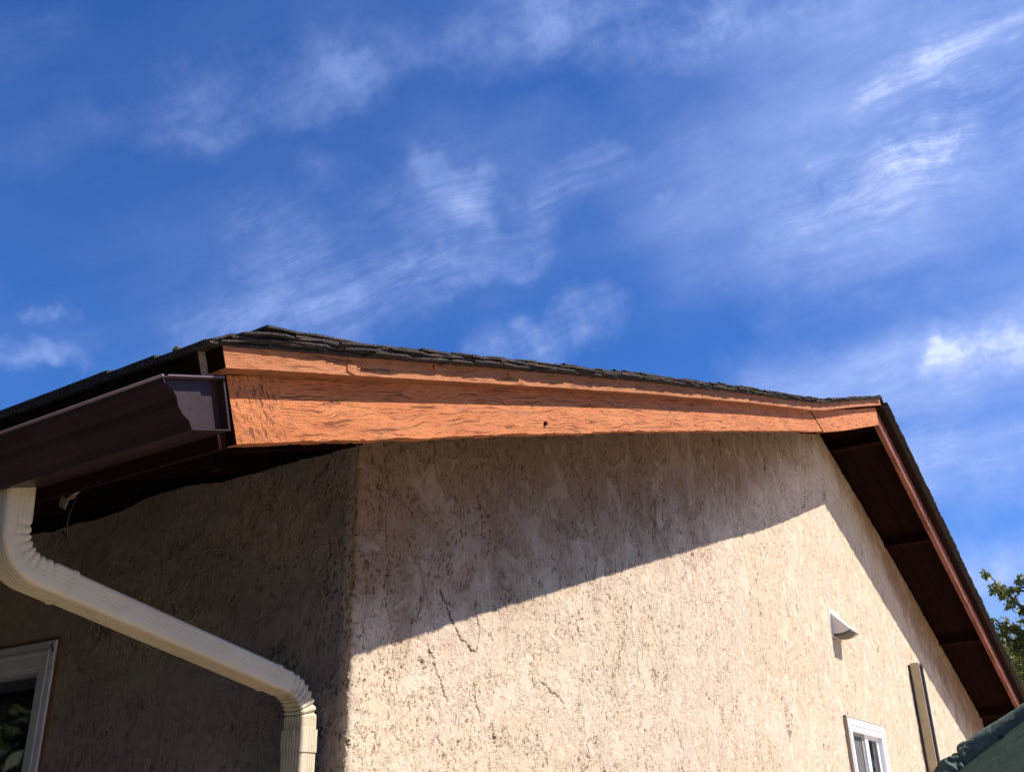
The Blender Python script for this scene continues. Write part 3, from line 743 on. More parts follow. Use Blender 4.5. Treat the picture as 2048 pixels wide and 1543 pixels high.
for right in (False, True):
    base = [(0, 0.205, 0.0), (1, 0.215, 0.0085)] + ([(2, 0.21, 0.016), (3, 0.2, 0.0235)] if not right else [(2, 0.30, 0.017)])
    for lay, expo, hh in base:
        a = XE - 0.10 + 0.03 * lay
        k = 0
        while a < XP - 0.05:
            ov = 0.034 + 0.012 * lay * 0.3 + rnd.uniform(-0.006, 0.006)
            if a < -0.85 and not right: ov = 0.012 + 0.008 * lay + rnd.uniform(-0.003, 0.003)
            L = min(1.0, (XP + 0.02 - a) / 0.40)
            if right: ov += 0.022
            o = place(rnd.choice(rake_me), a, HS + hh + rnd.uniform(-0.0015, 0.0015), -GV - TD - ov, right, lift=rnd.uniform(-0.01, 0.006) - (0.012 if lay else 0), sag=sagT, stretch=min(1, max(L, 0.15)))
            a += expo * rnd.uniform(0.9, 1.08); k += 1
# lifted, curling shingles at the low left corner
for a, h, ov, lf, Ls in ((-1.31, 0.262, 0.030, 0.125, 0.60), (-1.31, 0.252, 0.020, 0.105, 0.75), (-1.14, 0.296, 0.050, -0.050, 1.30), (-1.13, 0.278, 0.030, -0.045, 0.95),
                         (-1.16, 0.268, 0.022, -0.020, 0.80), (-0.98, 0.272, 0.036, -0.030, 0.62), (-0.86, 0.262, 0.034, 0.02, 0.40), (0.28, 0.286, 0.032, -0.03, 0.6), (1.05, 0.284, 0.03, -0.03, 0.7)):
    place(rnd.choice(rake_me), a, h, -GV - 0.042 - ov, False, lift=lf, stretch=Ls, sag=sagT)
# eave shingles
for lay in range(3):
    y = -GV - 0.05 + 0.2 * lay
    while y < YR - 0.4:
        for right in (False, True):
            place(rnd.choice(eave_me), XE - 0.095 + 0.006 * lay + rnd.uniform(-0.006, 0.006), HS + 0.001 + 0.0095 * lay + rnd.uniform(0, 0.003), y, right, lift=0.005 + rnd.uniform(-0.008, 0.012))
        y += 0.625
# the rest of the roof covering as one sheet of courses
mb = MB()
for right in (False, True):
    a = XE + 0.3
    while a < XP - 0.02:
        a2 = min(a + 0.23, XP)
        c = []
        for h1_, aa in ((HS + 0.026, a), (HS + 0.016, a2)):
            pass
        p1 = slope_pt(a, HS + 0.030, -GV + 0.55, right, sagT); p2 = slope_pt(a2, HS + 0.018, -GV + 0.55, right, sagT)
        p0 = slope_pt(a, HS + 0.016, -GV + 0.55, right, sagT)
        yb = YR
        mb.face([p1, p2, (p2[0], yb, p2[2]), (p1[0], yb, p1[2])]); mb.face([p0, p1, (p1[0], yb, p1[2]), (p0[0], yb, p0[2])])
        a = a2
cv = mb.build('shingle_field', M['shingle'], roof_o); cv['kind'] = 'stuff'
# ridge caps
ridge_me = None
y = -GV - 0.075; k = 0
def ridge_mesh():
    vs_ = []; w = 0.20; th = 0.012
    for yy in (0, 0.36):
        for x, z in ((-w, -w * TT), (0, 0.012), (w, -w * TT), (w, -w * TT - th), (0, 0.0), (-w, -w * TT - th)):
            vs_.append((x * K, yy * K, (z + (0.012 if yy == 0 else 0)) * K))
    fs = [(0, 1, 7, 6), (1, 2, 8, 7), (2, 3, 9, 8), (3, 4, 10, 9), (4, 5, 11, 10), (5, 0, 6, 11), (5, 4, 1, 0), (4, 3, 2, 1), (6, 7, 10, 11), (7, 8, 9, 10)]
    me = bpy.data.meshes.new('ridge_shingle'); me.from_pydata(vs_, [], fs); me.materials.append(M['shingle']); return me
rm = ridge_mesh()
zr = slope_pt(XP, 0, 0)[2] + (HS + 0.042) / CS
while y < YR:
    o = bpy.data.objects.new('ridge_shingle', rm); C.objects.link(o); o.parent = roof_o
    o.location = (Vector((XP, y, zr)) - HO) * K; y += 0.21

# ------------------------------------------------------------------ gutter
GP = [(-1.3085, -0.186), (-1.270, -0.321), (-1.392, -0.358), (-1.403, -0.338), (-1.426, -0.327), (-1.441, -0.310), (-1.449, -0.290),
      (-1.462, -0.277), (-1.490, -0.267), (-1.4965, -0.252), (-1.482, -0.2475)]
def gutter(right=False):
    mb = MB(); S = [(2 * XP - x if right else x, z) for x, z in GP]
    cx_ = sum(p[0] for p in S) / len(S); cz_ = sum(p[1] for p in S) / len(S)
    inn = [(x + (cx_ - x) * 0.045, z + (cz_ - z) * 0.045) for x, z in S]
    ys = [-0.668, 0.5, 2.0, 5.0, YR]
    for prof in (S, inn):
        for (a_, b_) in zip(prof[:-1], prof[1:]):
            for ya, yb in zip(ys[:-1], ys[1:]):
                mb.face([(a_[0], ya, a_[1]), (a_[0], yb, a_[1]), (b_[0], yb, b_[1]), (b_[0], ya, b_[1])])
    for y in (ys[0], ys[-1]):
        for i in range(len(S) - 1):
            mb.face([(S[i][0], y, S[i][1]), (S[i + 1][0], y, S[i + 1][1]), (inn[i + 1][0], y, inn[i + 1][1]), (inn[i][0], y, inn[i][1])])
    for i in (0, len(S) - 1):
        mb.face([(S[i][0], ys[0], S[i][1]), (S[i][0], ys[-1], S[i][1]), (inn[i][0], ys[-1], inn[i][1]), (inn[i][0], ys[0], inn[i][1])])
    g_ = mb.build('gutter', M['gutter'], house)
    # end cap: plate set a little inside the shell, with a turned flange on its back edge
    mb = MB()
    for y in (-0.641, -0.637): mb.face([(x, y, z) for x, z in inn] if y < -0.639 else [(x, y, z) for x, z in inn][::-1])
    mb.build('end_cap', M['gutter'], g_, weld=False)
    mb = MB()                                             # rim closing the top of the cap
    A_, B_ = S[10], S[0]
    mb.hexa([(A_[0], -0.669, A_[1] + 0.001), (B_[0], -0.669, B_[1] - 0.001), (B_[0], -0.637, B_[1] - 0.001), (A_[0], -0.637, A_[1] + 0.001),
             (A_[0], -0.669, A_[1] + 0.005), (B_[0], -0.669, B_[1] + 0.003), (B_[0], -0.637, B_[1] + 0.003), (A_[0], -0.637, A_[1] + 0.005)])
    mb.build('cap_rim', M['lip'], g_)
    mb = MB(); tube(mb, [(-1.386 if not right else 2 * XP + 1.386, -0.640, -0.292), (-1.386 if not right else 2 * XP + 1.386, -0.6425, -0.292)], [0.004, 0.002], 8); mb.build('rivet', M['gutter'], g_)
    # rolled front lip
    mb = MB(); tube(mb, [(S[9][0], y, S[9][1] + 0.001) for y in (-0.669, 1.0, 3.0, 6.0, YR)], [0.0042] * 5, 8)
    mb.build('rolled_lip', M['lip'], g_, smooth=True)
    return g_
def tube(mb, pts, rad, n=8, cap=True):
    pts = [Vector(p) for p in pts]
    rings = []
    up = Vector((0.13, 0.2, 1)).normalized()
    for i, p in enumerate(pts):
        t = (pts[min(i + 1, len(pts) - 1)] - pts[max(i - 1, 0)]).normalized()
        a = t.cross(up)
        if a.length < 0.05: a = t.cross(Vector((1, 0, 0)))
        a.normalize(); b = t.cross(a)
        rings.append([p + (a * math.cos(2 * math.pi * k / n) + b * math.sin(2 * math.pi * k / n)) * rad[i] for k in range(n)])
    for i in range(len(pts) - 1):
        for k in range(n):
            mb.face([rings[i][k], rings[i][(k + 1) % n], rings[i + 1][(k + 1) % n], rings[i + 1][k]])
    if cap:
        mb.face(rings[0][::-1]); mb.face(rings[-1])
M['lip'] = mat_plain('gutter_lip_paint', (0.13, 0.09, 0.10), 0.22)
gl = gutter(); tag(gl, 'dark brown gutter with a flat end cap on the near eave')
gr_ = gutter(True)

# ------------------------------------------------------------------ downspout
def fillet(pts, rads, step=0.010):
    out = [Vector(pts[0])]
    for i in range(1, len(pts) - 1):
        a, b, c = Vector(pts[i - 1]), Vector(pts[i]), Vector(pts[i + 1])
        d1 = (a - b).normalized(); d2 = (c - b).normalized()
        ang = d1.angle(d2); t = rads[i] / math.tan(ang / 2)
        s, e = b + d1 * t, b + d2 * t
        ctr = b + (d1 + d2).normalized() * (rads[i] / math.sin(ang / 2))
        v1, v2 = s - ctr, e - ctr; th = v1.angle(v2); n = max(4, int(th * rads[i] / step))
        for k in range(n + 1):
            f = k / n
            out.append(ctr + (v1 * math.sin((1 - f) * th) + v2 * math.sin(f * th)) / math.sin(th))
    out.append(Vector(pts[-1])); return out
def resample(P, step=0.012):
    out = [P[0]]
    for a, b in zip(P[:-1], P[1:]):
        L = (b - a).length
        n = max(1, int(L / step))
        for k in range(1, n + 1): out.append(a + (b - a) * (k / n))
    return out
WY, DX, RCN = 0.108, 0.086, 0.014
def section():
    P = []
    hw, hd = WY / 2, DX / 2
    # (y, outer) ; outer positive = the face that looks away from the house
    def groove(n, lo, hi, k, depth):
        g_ = []
        for i in range(k):
            c = lo + (hi - lo) * (i + 0.5) / k; w = (hi - lo) / k * 0.26
            g_ += [(c - w, 0), (c - w * 0.4, depth), (c + w * 0.4, depth), (c + w, 0)]
        return g_
    # outer face, y from -hw to hw : ridged
    for u, d in groove(0, -hw + RCN * 0.7, hw - RCN * 0.7, 6, 0.0075): P.append((u, hd - d))
    for k in range(5):
        a = math.pi / 2 * (1 - k / 4); P.append((hw - RCN + RCN * math.cos(a), hd - RCN + RCN * math.sin(a)))
    for k in range(5):
        a = -math.pi / 2 * (k / 4); P.append((hw - RCN + RCN * math.cos(a), -hd + RCN + RCN * math.sin(a)))
    for k in range(5):
        a = -math.pi / 2 - math.pi / 2 * (k / 4); P.append((-hw + RCN + RCN * math.cos(a), -hd + RCN + RCN * math.sin(a)))
    # near (-y) face: three fine grooves towards the upper half
    for c in (-0.018, -0.006, 0.007):
        P += [(-hw, c - 0.0022), (-hw + 0.0013, c - 0.0008), (-hw + 0.0013, c + 0.0008), (-hw, c + 0.0022)]
    for k in range(5):
        a = math.pi - math.pi / 2 * (k / 4); P.append((-hw + RCN + RCN * math.cos(a), hd - RCN + RCN * math.sin(a)))
    return P
SEC = section()
def sweep(name, P, scale, parent, crimps=(), inner_only=False, mat=None, depth=0.0075, flat=False, flare=0):
    mb = MB(); rings = []
    L = [0]
    for a, b in zip(P[:-1], P[1:]): L.append(L[-1] + (b - a).length)
    for i, p in enumerate(P):
        t = (P[min(i + 1, len(P) - 1)] - P[max(i - 1, 0)]).normalized()
        yv = Vector((0, 1, 0)); yv = (yv - t * yv.dot(t)).normalized()
        nv = -t.cross(yv).normalized()
        ring = []
        for (u, v) in SEC:
            s = scale
            if flat: u = max(-WY / 2, min(WY / 2, u)); v = (DX / 2 if v > DX / 2 - 0.006 and abs(u) < WY / 2 - RCN else v)
            cr = 0
            for c in crimps:
                q = abs(L[i] - c)
                cr = max(cr, 1 - q / 0.008) if q < 0.008 else cr
            if flare and i > len(P) - 4: s = scale * flare
            wgt = 1.0
            if inner_only: wgt = max(0.0, min(1.0, 0.42 - v / DX * 1.5))
            r_ = math.hypot(u, v) + 1e-6
            dd = cr * depth * wgt
            ring.append(p + yv * (u * s * (1 - dd / r_)) + nv * (v * s * (1 - dd / r_)))
        rings.append(ring)
    n = len(SEC)
    for i in range(len(P) - 1):
        for k in range(n):
            mb.face([rings[i][k], rings[i][(k + 1) % n], rings[i + 1][(k + 1) % n], rings[i + 1][k]])
    mb.face(rings[0][::-1]); mb.face(rings[-1])
    o = mb.build(name, mat or M['pipe'], parent, smooth=True)
    o.data.set_sharp_from_angle(angle=math.radians(33))
    return o
P0 = (-1.332, 0.158, -0.325); P1 = (-1.318, 0.156, -0.545); P2 = (-0.086, 0.158, -0.784); P3 = (-0.086, 0.158, ZG + 0.10)
path = resample(fillet([P0, P1, P2, P3], [0, 0.115, 0.125, 0], 0.004), 0.006)
cum = [0]
for a, b in zip(path[:-1], path[1:]): cum.append(cum[-1] + (b - a).length)
def seg(s0, s1): return [p for p, c in zip(path, cum) if s0 <= c <= s1]
L1 = (Vector(P1) - Vector(P0)).length
sA = 0.40                         # end of the upper elbow
ib = min(range(len(path)), key=lambda i: (path[i] - Vector(P2)).length); sB = cum[ib]
ds = sweep('downspout', seg(sA - 0.06, sB - 0.150), 0.975, house, flare=1.055); tag(ds, 'cream corrugated downspout that runs back from the gutter to the wall corner')
sweep('elbow', seg(0, sA), 1.04, ds, crimps=[0.118 + 0.028 * k for k in range(8)], inner_only=True, depth=0.0065, flare=1.045)
sweep('elbow', seg(sB - 0.20, sB + 0.130), 0.925, ds, crimps=[0.118 + 0.023 * k for k in range(7)], depth=0.011)
sweep('connector', seg(sB + 0.112, sB + 0.194), 1.03, ds, flat=True)
sweep('lower_pipe', seg(sB + 0.189, cum[-1]), 0.965, ds)
mb = MB(); q = Vector(P2) + Vector((-DX / 2 - 0.004, 0.008, -0.165))
tube(mb, [q, q + Vector((-0.006, 0, 0))], [0.005, 0.0035], 8); mb.build('screw', M['screw'], ds)
mb = MB(); q = Vector(P2) + Vector((-DX / 2 - 0.002, -0.012, -0.125)); mb.box(q.x - 0.002, q.x + 0.001, q.y - 0.001, q.y + 0.001, q.z - 0.055, q.z)
mb.build('seam', M['screw'], ds)

# ------------------------------------------------------------------ windows
def member(mb, ax, a0, a1, z0, z1, d0, d1, mi=0):
    # ax 1: window in the side wall (out = -x) ; ax 0: window in the gable wall (out = -y)
    if ax == 1: mb.box(-d1, -d0, a0, a1, z0, z1, mi)
    else: mb.box(a0, a1, -d1, -d0, z0, z1, mi)
def window(ax, a0, a1, z0, z1, fw, ft, ibw, mat, label, proud=0.03):
    mb = MB()
    # outer flange then a stepped inner lip, mitred look from two depths
    member(mb, ax, a0, a1, z1 - ft, z1, 0.0, proud); member(mb, ax, a0, a1, z0, z0 + ft, 0.0, proud)
    member(mb, ax, a0, a0 + fw, z0 + ft, z1 - ft, 0.0, proud - 0.002); member(mb, ax, a1 - fw, a1, z0 + ft, z1 - ft, 0.0, proud - 0.002)
    w = mb.build('window', mat, house, bevel=0.006); tag(w, label)
    mb = MB()
    b0, b1, c0_, c1_ = a0 + fw * 0.35, a1 - fw * 0.35, z0 + ft * 0.35, z1 - ft * 0.35
    s = fw * 0.18
    member(mb, ax, b0, b1, c1_ - s, c1_, proud - 0.001, proud + 0.007); member(mb, ax, b0, b1, c0_, c0_ + s, proud - 0.001, proud + 0.007)
    member(mb, ax, b0, b0 + s, c0_ + s, c1_ - s, proud - 0.001, proud + 0.006); member(mb, ax, b1 - s, b1, c0_ + s, c1_ - s, proud - 0.001, proud + 0.006)
    mb.build('frame_bead', mat, w, bevel=0.003)
    mb = MB()
    i0, i1, j0, j1 = a0 + fw + 0.001, a1 - fw - 0.001, z0 + ft + 0.001, z1 - ft - 0.001
    t_ = 0.014
    member(mb, ax, i0, i1, j1 - t_, j1, -0.115, proud - 0.006); member(mb, ax, i0, i1, j0, j0 + t_, -0.115, proud - 0.006)
    member(mb, ax, i0, i0 + t_, j0 + t_, j1 - t_, -0.115, proud - 0.007); member(mb, ax, i1 - t_, i1, j0 + t_, j1 - t_, -0.115, proud - 0.007)
    mb.build('jamb', mat, w)
    return w, (i0 + t_, i1 - t_, j0 + t_, j1 - t_)
# side wall window (lilac white, in the shade)
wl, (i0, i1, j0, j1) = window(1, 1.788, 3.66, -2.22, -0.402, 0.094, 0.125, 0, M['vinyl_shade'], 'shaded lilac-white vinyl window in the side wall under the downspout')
mb = MB(); e = 0.020
member(mb, 1, 1.788 - e, 3.66 + e, -0.402, -0.402 + e * 0.6, -0.004, 0.016); member(mb, 1, 1.788 - e, 1.788, -2.24, -0.402, -0.004, 0.017)
mb.build('caulk', M['caulk'], wl)
mb = MB(); member(mb, 1, i0, i1, j1 - 0.05, j1, -0.10, -0.065); member(mb, 1, i0, i0 + 0.035, j0, j1 - 0.05, -0.10, -0.066)
member(mb, 1, 2.70, 2.76, j0, j1 - 0.05, -0.10, -0.067)
mb.build('sash', mat_plain('shaded_sash', (0.025, 0.025, 0.06), 0.4), wl)  # navy tone puts the shade of the recess into the sash colour
mb = MB(); member(mb, 1, i0, i1, j0, j1 - 0.049, -0.090, -0.082); mb.build('pane', M['glass'], wl)
mb = MB()
for (yy, zz_) in ((1.812, -0.428), (1.800, -0.446)):
    member(mb, 1, yy - 0.006, yy + 0.006, zz_ - 0.010, zz_ + 0.006, 0.029, 0.0325)
mb.build('chip', M['dark'], wl)
# gable window
wg, (i0, i1, j0, j1) = window(0, 6.84, 8.27, -1.88, -0.377, 0.145, 0.095, 0, M['vinyl'], 'white sliding window in the sunlit gable wall', proud=0.030)
mb = MB(); member(mb, 0, i0, 7.46, j0, j1 - 0.03, -0.034, -0.028); mb.build('insect_screen', M['screen'], wg)
mb = MB()
member(mb, 0, i0, 7.46, j1 - 0.03, j1, -0.036, -0.022); member(mb, 0, 7.46, 7.535, j0, j1, -0.036, -0.020)
mb.build('screen_frame', mat_plain('grey_screen_frame', (0.24, 0.24, 0.25), 0.5), wg)
mb = MB()
member(mb, 0, 7.545, 7.66, j0, j1, -0.040, -0.008); member(mb, 0, 8.03, i1, j0, j1, -0.039, -0.016)
member(mb, 0, 7.66, 8.03, j1 - 0.035, j1, -0.038, -0.010)
mb.build('sash', M['vinyl'], wg)
mb = MB(); member(mb, 0, 7.66, 8.03, j0, j1 - 0.035, -0.042, -0.030); mb.build('pane', M['glass'], wg)
mb = MB(); member(mb, 0, 6.81, 6.838, -1.9, -0.365, -0.004, 0.038); member(mb, 0, 6.81, 8.285, -0.3765, -0.362, -0.004, 0.03)
mb.build('caulk', mat_plain('grey_caulk', (0.33, 0.29, 0.25), 0.8, 200, 0.002), wg)

# ------------------------------------------------------------------ vent hood on the gable wall
HX, HW = 6.895, 0.28
cz_h = 0.598
def hp(r, a, x): return (x, -r * math.sin(a), cz_h - r * math.cos(a))
R0 = 0.205; AM = math.radians(44)
mb = MB(); NA = 10
def prof(r0):
    return [(0.0, cz_h)] + [(-(r0 + 0.045 * (k / NA) ** 1.0) * math.sin(AM * k / NA), cz_h - (r0 + 0.045 * (k / NA)) * math.cos(AM * k / NA)) for k in range(NA + 1)]
pr = prof(R0)
for x, flip in ((HX, False), (HX + HW, True)):
    f = [(x, y, z) for y, z in pr]
    mb.face(f if flip else f[::-1])
for (a_, b_) in zip(pr, pr[1:] + pr[:1]):
    mb.face([(HX, a_[0], a_[1]), (HX + HW, a_[0], a_[1]), (HX + HW, b_[0], b_[1]), (HX, b_[0], b_[1])])
hood = mb.build('vent_hood', M['hood'], house); tag(hood, 'white wedge shaped vent hood on the sunlit gable wall')
mb = MB()
for (a_, b_, w_) in ((pr[0], pr[-1], 0.020), (pr[0], pr[1], 0.012)):   # raised rims of the cheek
    d_ = Vector((0, b_[0] - a_[0], b_[1] - a_[1])).normalized(); n_ = Vector((0, -d_.z, d_.y)) * w_
    if a_ is pr[0] and b_ is pr[1]: n_ = Vector((0, -w_, 0))
    else: n_ = Vector((0, -d_.z * w_, d_.y * w_))
    A_ = Vector((HX - 0.008, a_[0], a_[1])); B_ = Vector((HX - 0.008, b_[0], b_[1]))
    c = [A_, B_, B_ + n_, A_ + n_]; c2 = [v + Vector((0.0075, 0, 0)) for v in c]
    mb.hexa([tuple(v) for v in c] + [tuple(v) for v in c2])
mb.build('hood_rim', M['hood'], hood)
mb = MB()
for k in range(NA):                                     # louvre slats under the arc
    a_ = AM * (k + 0.2) / NA; b_ = AM * (k + 0.7) / NA
    ra = R0 + 0.045 * (k + .2) / NA; rb = R0 + 0.045 * (k + .7) / NA
    c = [hp(ra + 0.002, a_, HX + 0.012), hp(ra + 0.002, a_, HX + HW - 0.012), hp(rb + 0.002, b_, HX + HW - 0.012), hp(rb + 0.002, b_, HX + 0.012)]
    c2 = [hp(ra + 0.026, a_, HX + 0.004), hp(ra + 0.026, a_, HX + HW - 0.004), hp(rb + 0.026, b_, HX + HW - 0.004), hp(rb + 0.026, b_, HX + 0.004)]
    s_ = MB(); s_.hexa(c + c2); s_.build('slat', mat_plain('grey_plastic', (0.17, 0.15, 0.13), 0.6) if k == 0 else bpy.data.materials['grey_plastic'], hood)

mb = MB(); mb.box(HX - 0.03, HX + HW + 0.03, -0.010, 0.004, cz_h - 0.235, cz_h + 0.03)
mb.build('flange', M['hood'], hood, bevel=0.003)
# ------------------------------------------------------------------ tan post by the gable wall
PX = 10.15
post = empty('post', (PX, -0.08, ZG), 'tall tan post with dark green edges standing against the gable wall right of the window', 'post')
PO = Vector((PX, -0.08, ZG))
mb = MB(PO); mb.box(PX, PX + 0.05, -0.134, -0.030, ZG, 0.488); mb.build('board', M['tan'], post, bevel=0.004)
for (ya, yb, zt) in ((-0.028, -0.002, 0.470), (-0.165, -0.136, 0.468)):
    mb = MB(PO)
    mb.box(PX - 0.006, PX + 0.06, ya, yb, ZG, zt)
    mb.build('edge_strip', M['dark'], post, bevel=0.010)
mb = MB(PO); mb.box(PX - 0.009, PX + 0.0, -0.1362, -0.130, ZG, 0.462); mb.build('lit_edge', M['vinyl'], post)  # white strip painted in for the sunlit bevel of the post
mb = MB(PO); tube(mb, [(PX - 0.003, -0.050, 0.43), (PX + 0.002, -0.050, 0.43)], [0.006, 0.006], 8); mb.build('screw', M['dark'], post)

# ------------------------------------------------------------------ cable and tag under the eave
cbo = Vector((-1.0, 0.39, -0.20))
cb = empty('hanging_cable', cbo, 'thin black cable looping down from under the eave with a pale tag', 'cable')
mb = MB(cbo)
pts = []
for k in range(24):
    t = k / 23
    pts.append((-1.0 + 0.02 * math.sin(t * 9), 0.372 - 0.03 * math.sin(t * math.pi * 1.0) - 0.0 + 0.085 * max(0, t - 0.6), -0.13 - 0.26 * math.sin(min(1, t * 1.25) * math.pi / 2) ** 2 + (0.05 * max(0, t - 0.8) / 0.2)))
tube(mb, pts, [0.0035] * 24, 6); mb.build('cord', M['cable'], cb, smooth=True)
mb = MB(cbo)
c = [(-1.0, 0.436, -0.250), (-1.0, 0.430, -0.214), (-1.0, 0.389, -0.238), (-1.0, 0.401, -0.268)]
c2 = [(x + 0.002, y, z) for x, y, z in c]
mb.hexa(c + c2); mb.build('tag', M['tagm'], cb)
mb = MB(cbo)
tube(mb, [(-1.0, 0.392, -0.232), (-1.0, 0.372, -0.230), (-1.0, 0.352, -0.222), (-1.0, 0.343, -0.208)], [0.006, 0.008, 0.009, 0.007], 8); mb.build('clip', mat_plain('tan_clip', (0.28, 0.2, 0.15), 0.5), cb)
# a small wire hook under the soffit near the corner
mb = MB((-0.45, 0.35, 0.02)); mb.o = Vector((-0.45, 0.35, 0.02))
tube(mb, [(-0.45 + 0.0, 0.35, 0.12), (-0.45, 0.35, 0.03), (-0.447, 0.342, 0.012), (-0.44, 0.330, 0.012), (-0.438, 0.322, 0.024)], [0.003] * 5, 6)
hk = mb.build('wire_hook', M['cable'], None, smooth=True, loc=Vector((-0.45, 0.35, 0.02)) * K)
tag(hk, 'tiny bent wire hook under the dark eave near the wall corner', 'hook')

# small dark lump lying on the roof edge
q = Vector(slope_pt(XE - 0.085, HS + 0.017, -0.567))
import bmesh
bm = bmesh.new(); bmesh.ops.create_icosphere(bm, subdivisions=2, radius=0.011 * K)
r3 = np.random.RandomState(3)
for v in bm.verts: v.co *= 1 + r3.uniform(-0.16, 0.16); v.co.z *= 1.15
me = bpy.data.meshes.new('seed_pod'); bm.to_mesh(me); bm.free()
sp = link('seed_pod', me, None, M['bark'], q * K); tag(sp, 'small dark seed pod lying on the roof edge above the gutter', 'seed pod')

# ------------------------------------------------------------------ green umbrella, lower right
UC = Vector((2.62, -3.50, ZG)); UAZ, URZ, URR = 0.10, -1.42, 2.45
umb = empty('patio_umbrella', UC, 'dark green canvas patio umbrella with a rumpled top flap at the lower right', 'umbrella')
nr, na = 26, 96
Pu = np.zeros((nr, na + 1, 3))
for i in range(nr):
    for j in range(na + 1):
        f = i / (nr - 1); r = 0.03 + (URR - 0.03) * f; a = 2 * math.pi * j / na + math.radians(4)
        s8 = abs(math.sin(4 * a)); corner = math.cos(math.pi / 8) / math.cos(((a) % (math.pi / 4)) - math.pi / 8)
        rr = r * corner / 0.96
        z = UAZ + (URZ - UAZ) * f - 0.035 * s8 * f * (1 - 0.3 * f)
        Pu[i, j] = (UC.x + rr * math.cos(a), UC.y + rr * math.sin(a), z)
cn = grid_obj('canopy', Pu, None, M['fabric'], umb, origin=UC)
sm = cn.modifiers.new('thick', 'SOLIDIFY'); sm.thickness = 0.004
# rumpled flap: a loose roll of cloth lying along the ridge of the canopy
path2 = [Vector(p) for p in ((2.46, -1.45, -1.27), (2.49, -1.53, -1.165), (2.52, -1.635, -1.055), (2.545, -1.76, -0.955), (2.56, -1.93, -0.850), (2.58, -2.15, -0.72), (2.60, -2.5, -0.50), (2.61, -2.95, -0.22), (2.62, -3.40, 0.06))]
radp = [0.03, 0.085, 0.092, 0.075, 0.058, 0.055, 0.055, 0.055, 0.03]
NP, NQ = 240, 64
tt = np.linspace(0, len(path2) - 1.001, NP)
r4 = np.random.RandomState(11)
Pf = np.zeros((NP, NQ + 1, 3))
def n2(x, y, s):
    r = np.random.RandomState(s); t = r.rand(64, 64); xi = int(math.floor(x)); yi = int(math.floor(y)); fx = x - xi; fy = y - yi
    fx = fx * fx * (3 - 2 * fx); fy = fy * fy * (3 - 2 * fy)
    g_ = lambda a, b: t[a % 64, b % 64]
    return (g_(xi, yi) * (1 - fx) + g_(xi + 1, yi) * fx) * (1 - fy) + (g_(xi, yi + 1) * (1 - fx) + g_(xi + 1, yi + 1) * fx) * fy
_tabs = {s: np.random.RandomState(s).rand(64, 64) for s in (1, 2, 3, 4)}
def n2(x, y, s):
    t = _tabs[s]; xi = int(math.floor(x)); yi = int(math.floor(y)); fx = x - xi; fy = y - yi
    fx = fx * fx * (3 - 2 * fx); fy = fy * fy * (3 - 2 * fy)
    g_ = lambda a, b: t[a % 64, b % 64]
    return (g_(xi, yi) * (1 - fx) + g_(xi + 1, yi) * fx) * (1 - fy) + (g_(xi, yi + 1) * (1 - fx) + g_(xi + 1, yi + 1) * fx) * fy
for i, t in enumerate(tt):
    k = int(t); f = t - k
    p = path2[k].lerp(path2[k + 1], f); rad = radp[k] * (1 - f) + radp[k + 1] * f
    tg = (path2[k + 1] - path2[k]).normalized()
    a1 = tg.cross(Vector((1, 0, 0))).normalized(); a2 = tg.cross(a1).normalized()
    s = t * 1.3
    for j in range(NQ + 1):
        an = 2 * math.pi * j / NQ
        lump = 0.55 * (n2(s * 2.1, (an * 2 / math.pi) % 4 + 4 * int(0), 1) - 0.5)
        wv = n2(s * 6 + 3 * n2(s * 2, an * 1.3, 3), abs(((j / NQ) * 2) - 1) * 7 + s * 2, 2) - 0.5
        w2 = n2(s * 13, abs(((j / NQ) * 2) - 1) * 10 - s * 5, 4) - 0.5
        w2 = -abs(w2) * 0.30
        cr_ = max(0.10, min(1.0, (3.3 - t) / 1.2))
        rr = rad * (1 + (lump * 0.9 + 0.30 * wv + w2 * 0.5) * cr_)
        d_ = a1 * math.cos(an) * rr + a2 * math.sin(an) * rr * 0.8
        Pf[i, j] = p + d_
M['flap'] = mat_plain('lit_green_canvas', (0.085, 0.135, 0.108), 0.9, 22, 0.008, var=0.35, vscale=9)  # lighter than the canopy cloth: sunlight put into the flap's colour
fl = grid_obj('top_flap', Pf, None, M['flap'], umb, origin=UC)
mb = MB(UC)
# tie strap hanging from the flap
c0v = Vector((2.47, -1.845, -0.93))
mb.box(c0v.x - 0.006, c0v.x, c0v.y - 0.014, c0v.y + 0.014, c0v.z - 0.085, c0v.z + 0.02); mb.build('strap', M['fabric'], umb)
mb = MB(UC); tube(mb, [(UC.x, UC.y, ZG), (UC.x, UC.y, UAZ + 0.12)], [0.03, 0.03], 16); mb.build('pole', M['metal'], umb, smooth=True)
for j in range(8):
    a = math.pi / 4 * j + math.radians(0)
    mb = MB(UC)
    tube(mb, [(UC.x + 0.05 * math.cos(a), UC.y + 0.05 * math.sin(a), UAZ - 0.10), (UC.x + URR * 0.97 * math.cos(a), UC.y + URR * 0.97 * math.sin(a), URZ - 0.03)], [0.012, 0.010], 6)
    mb.build('rib', M['metal'], umb)
mb = MB(UC); tube(mb, [(UC.x, UC.y, ZG), (UC.x, UC.y, ZG + 0.12)], [0.38, 0.34], 20); mb.build('base', M['dark'], umb)

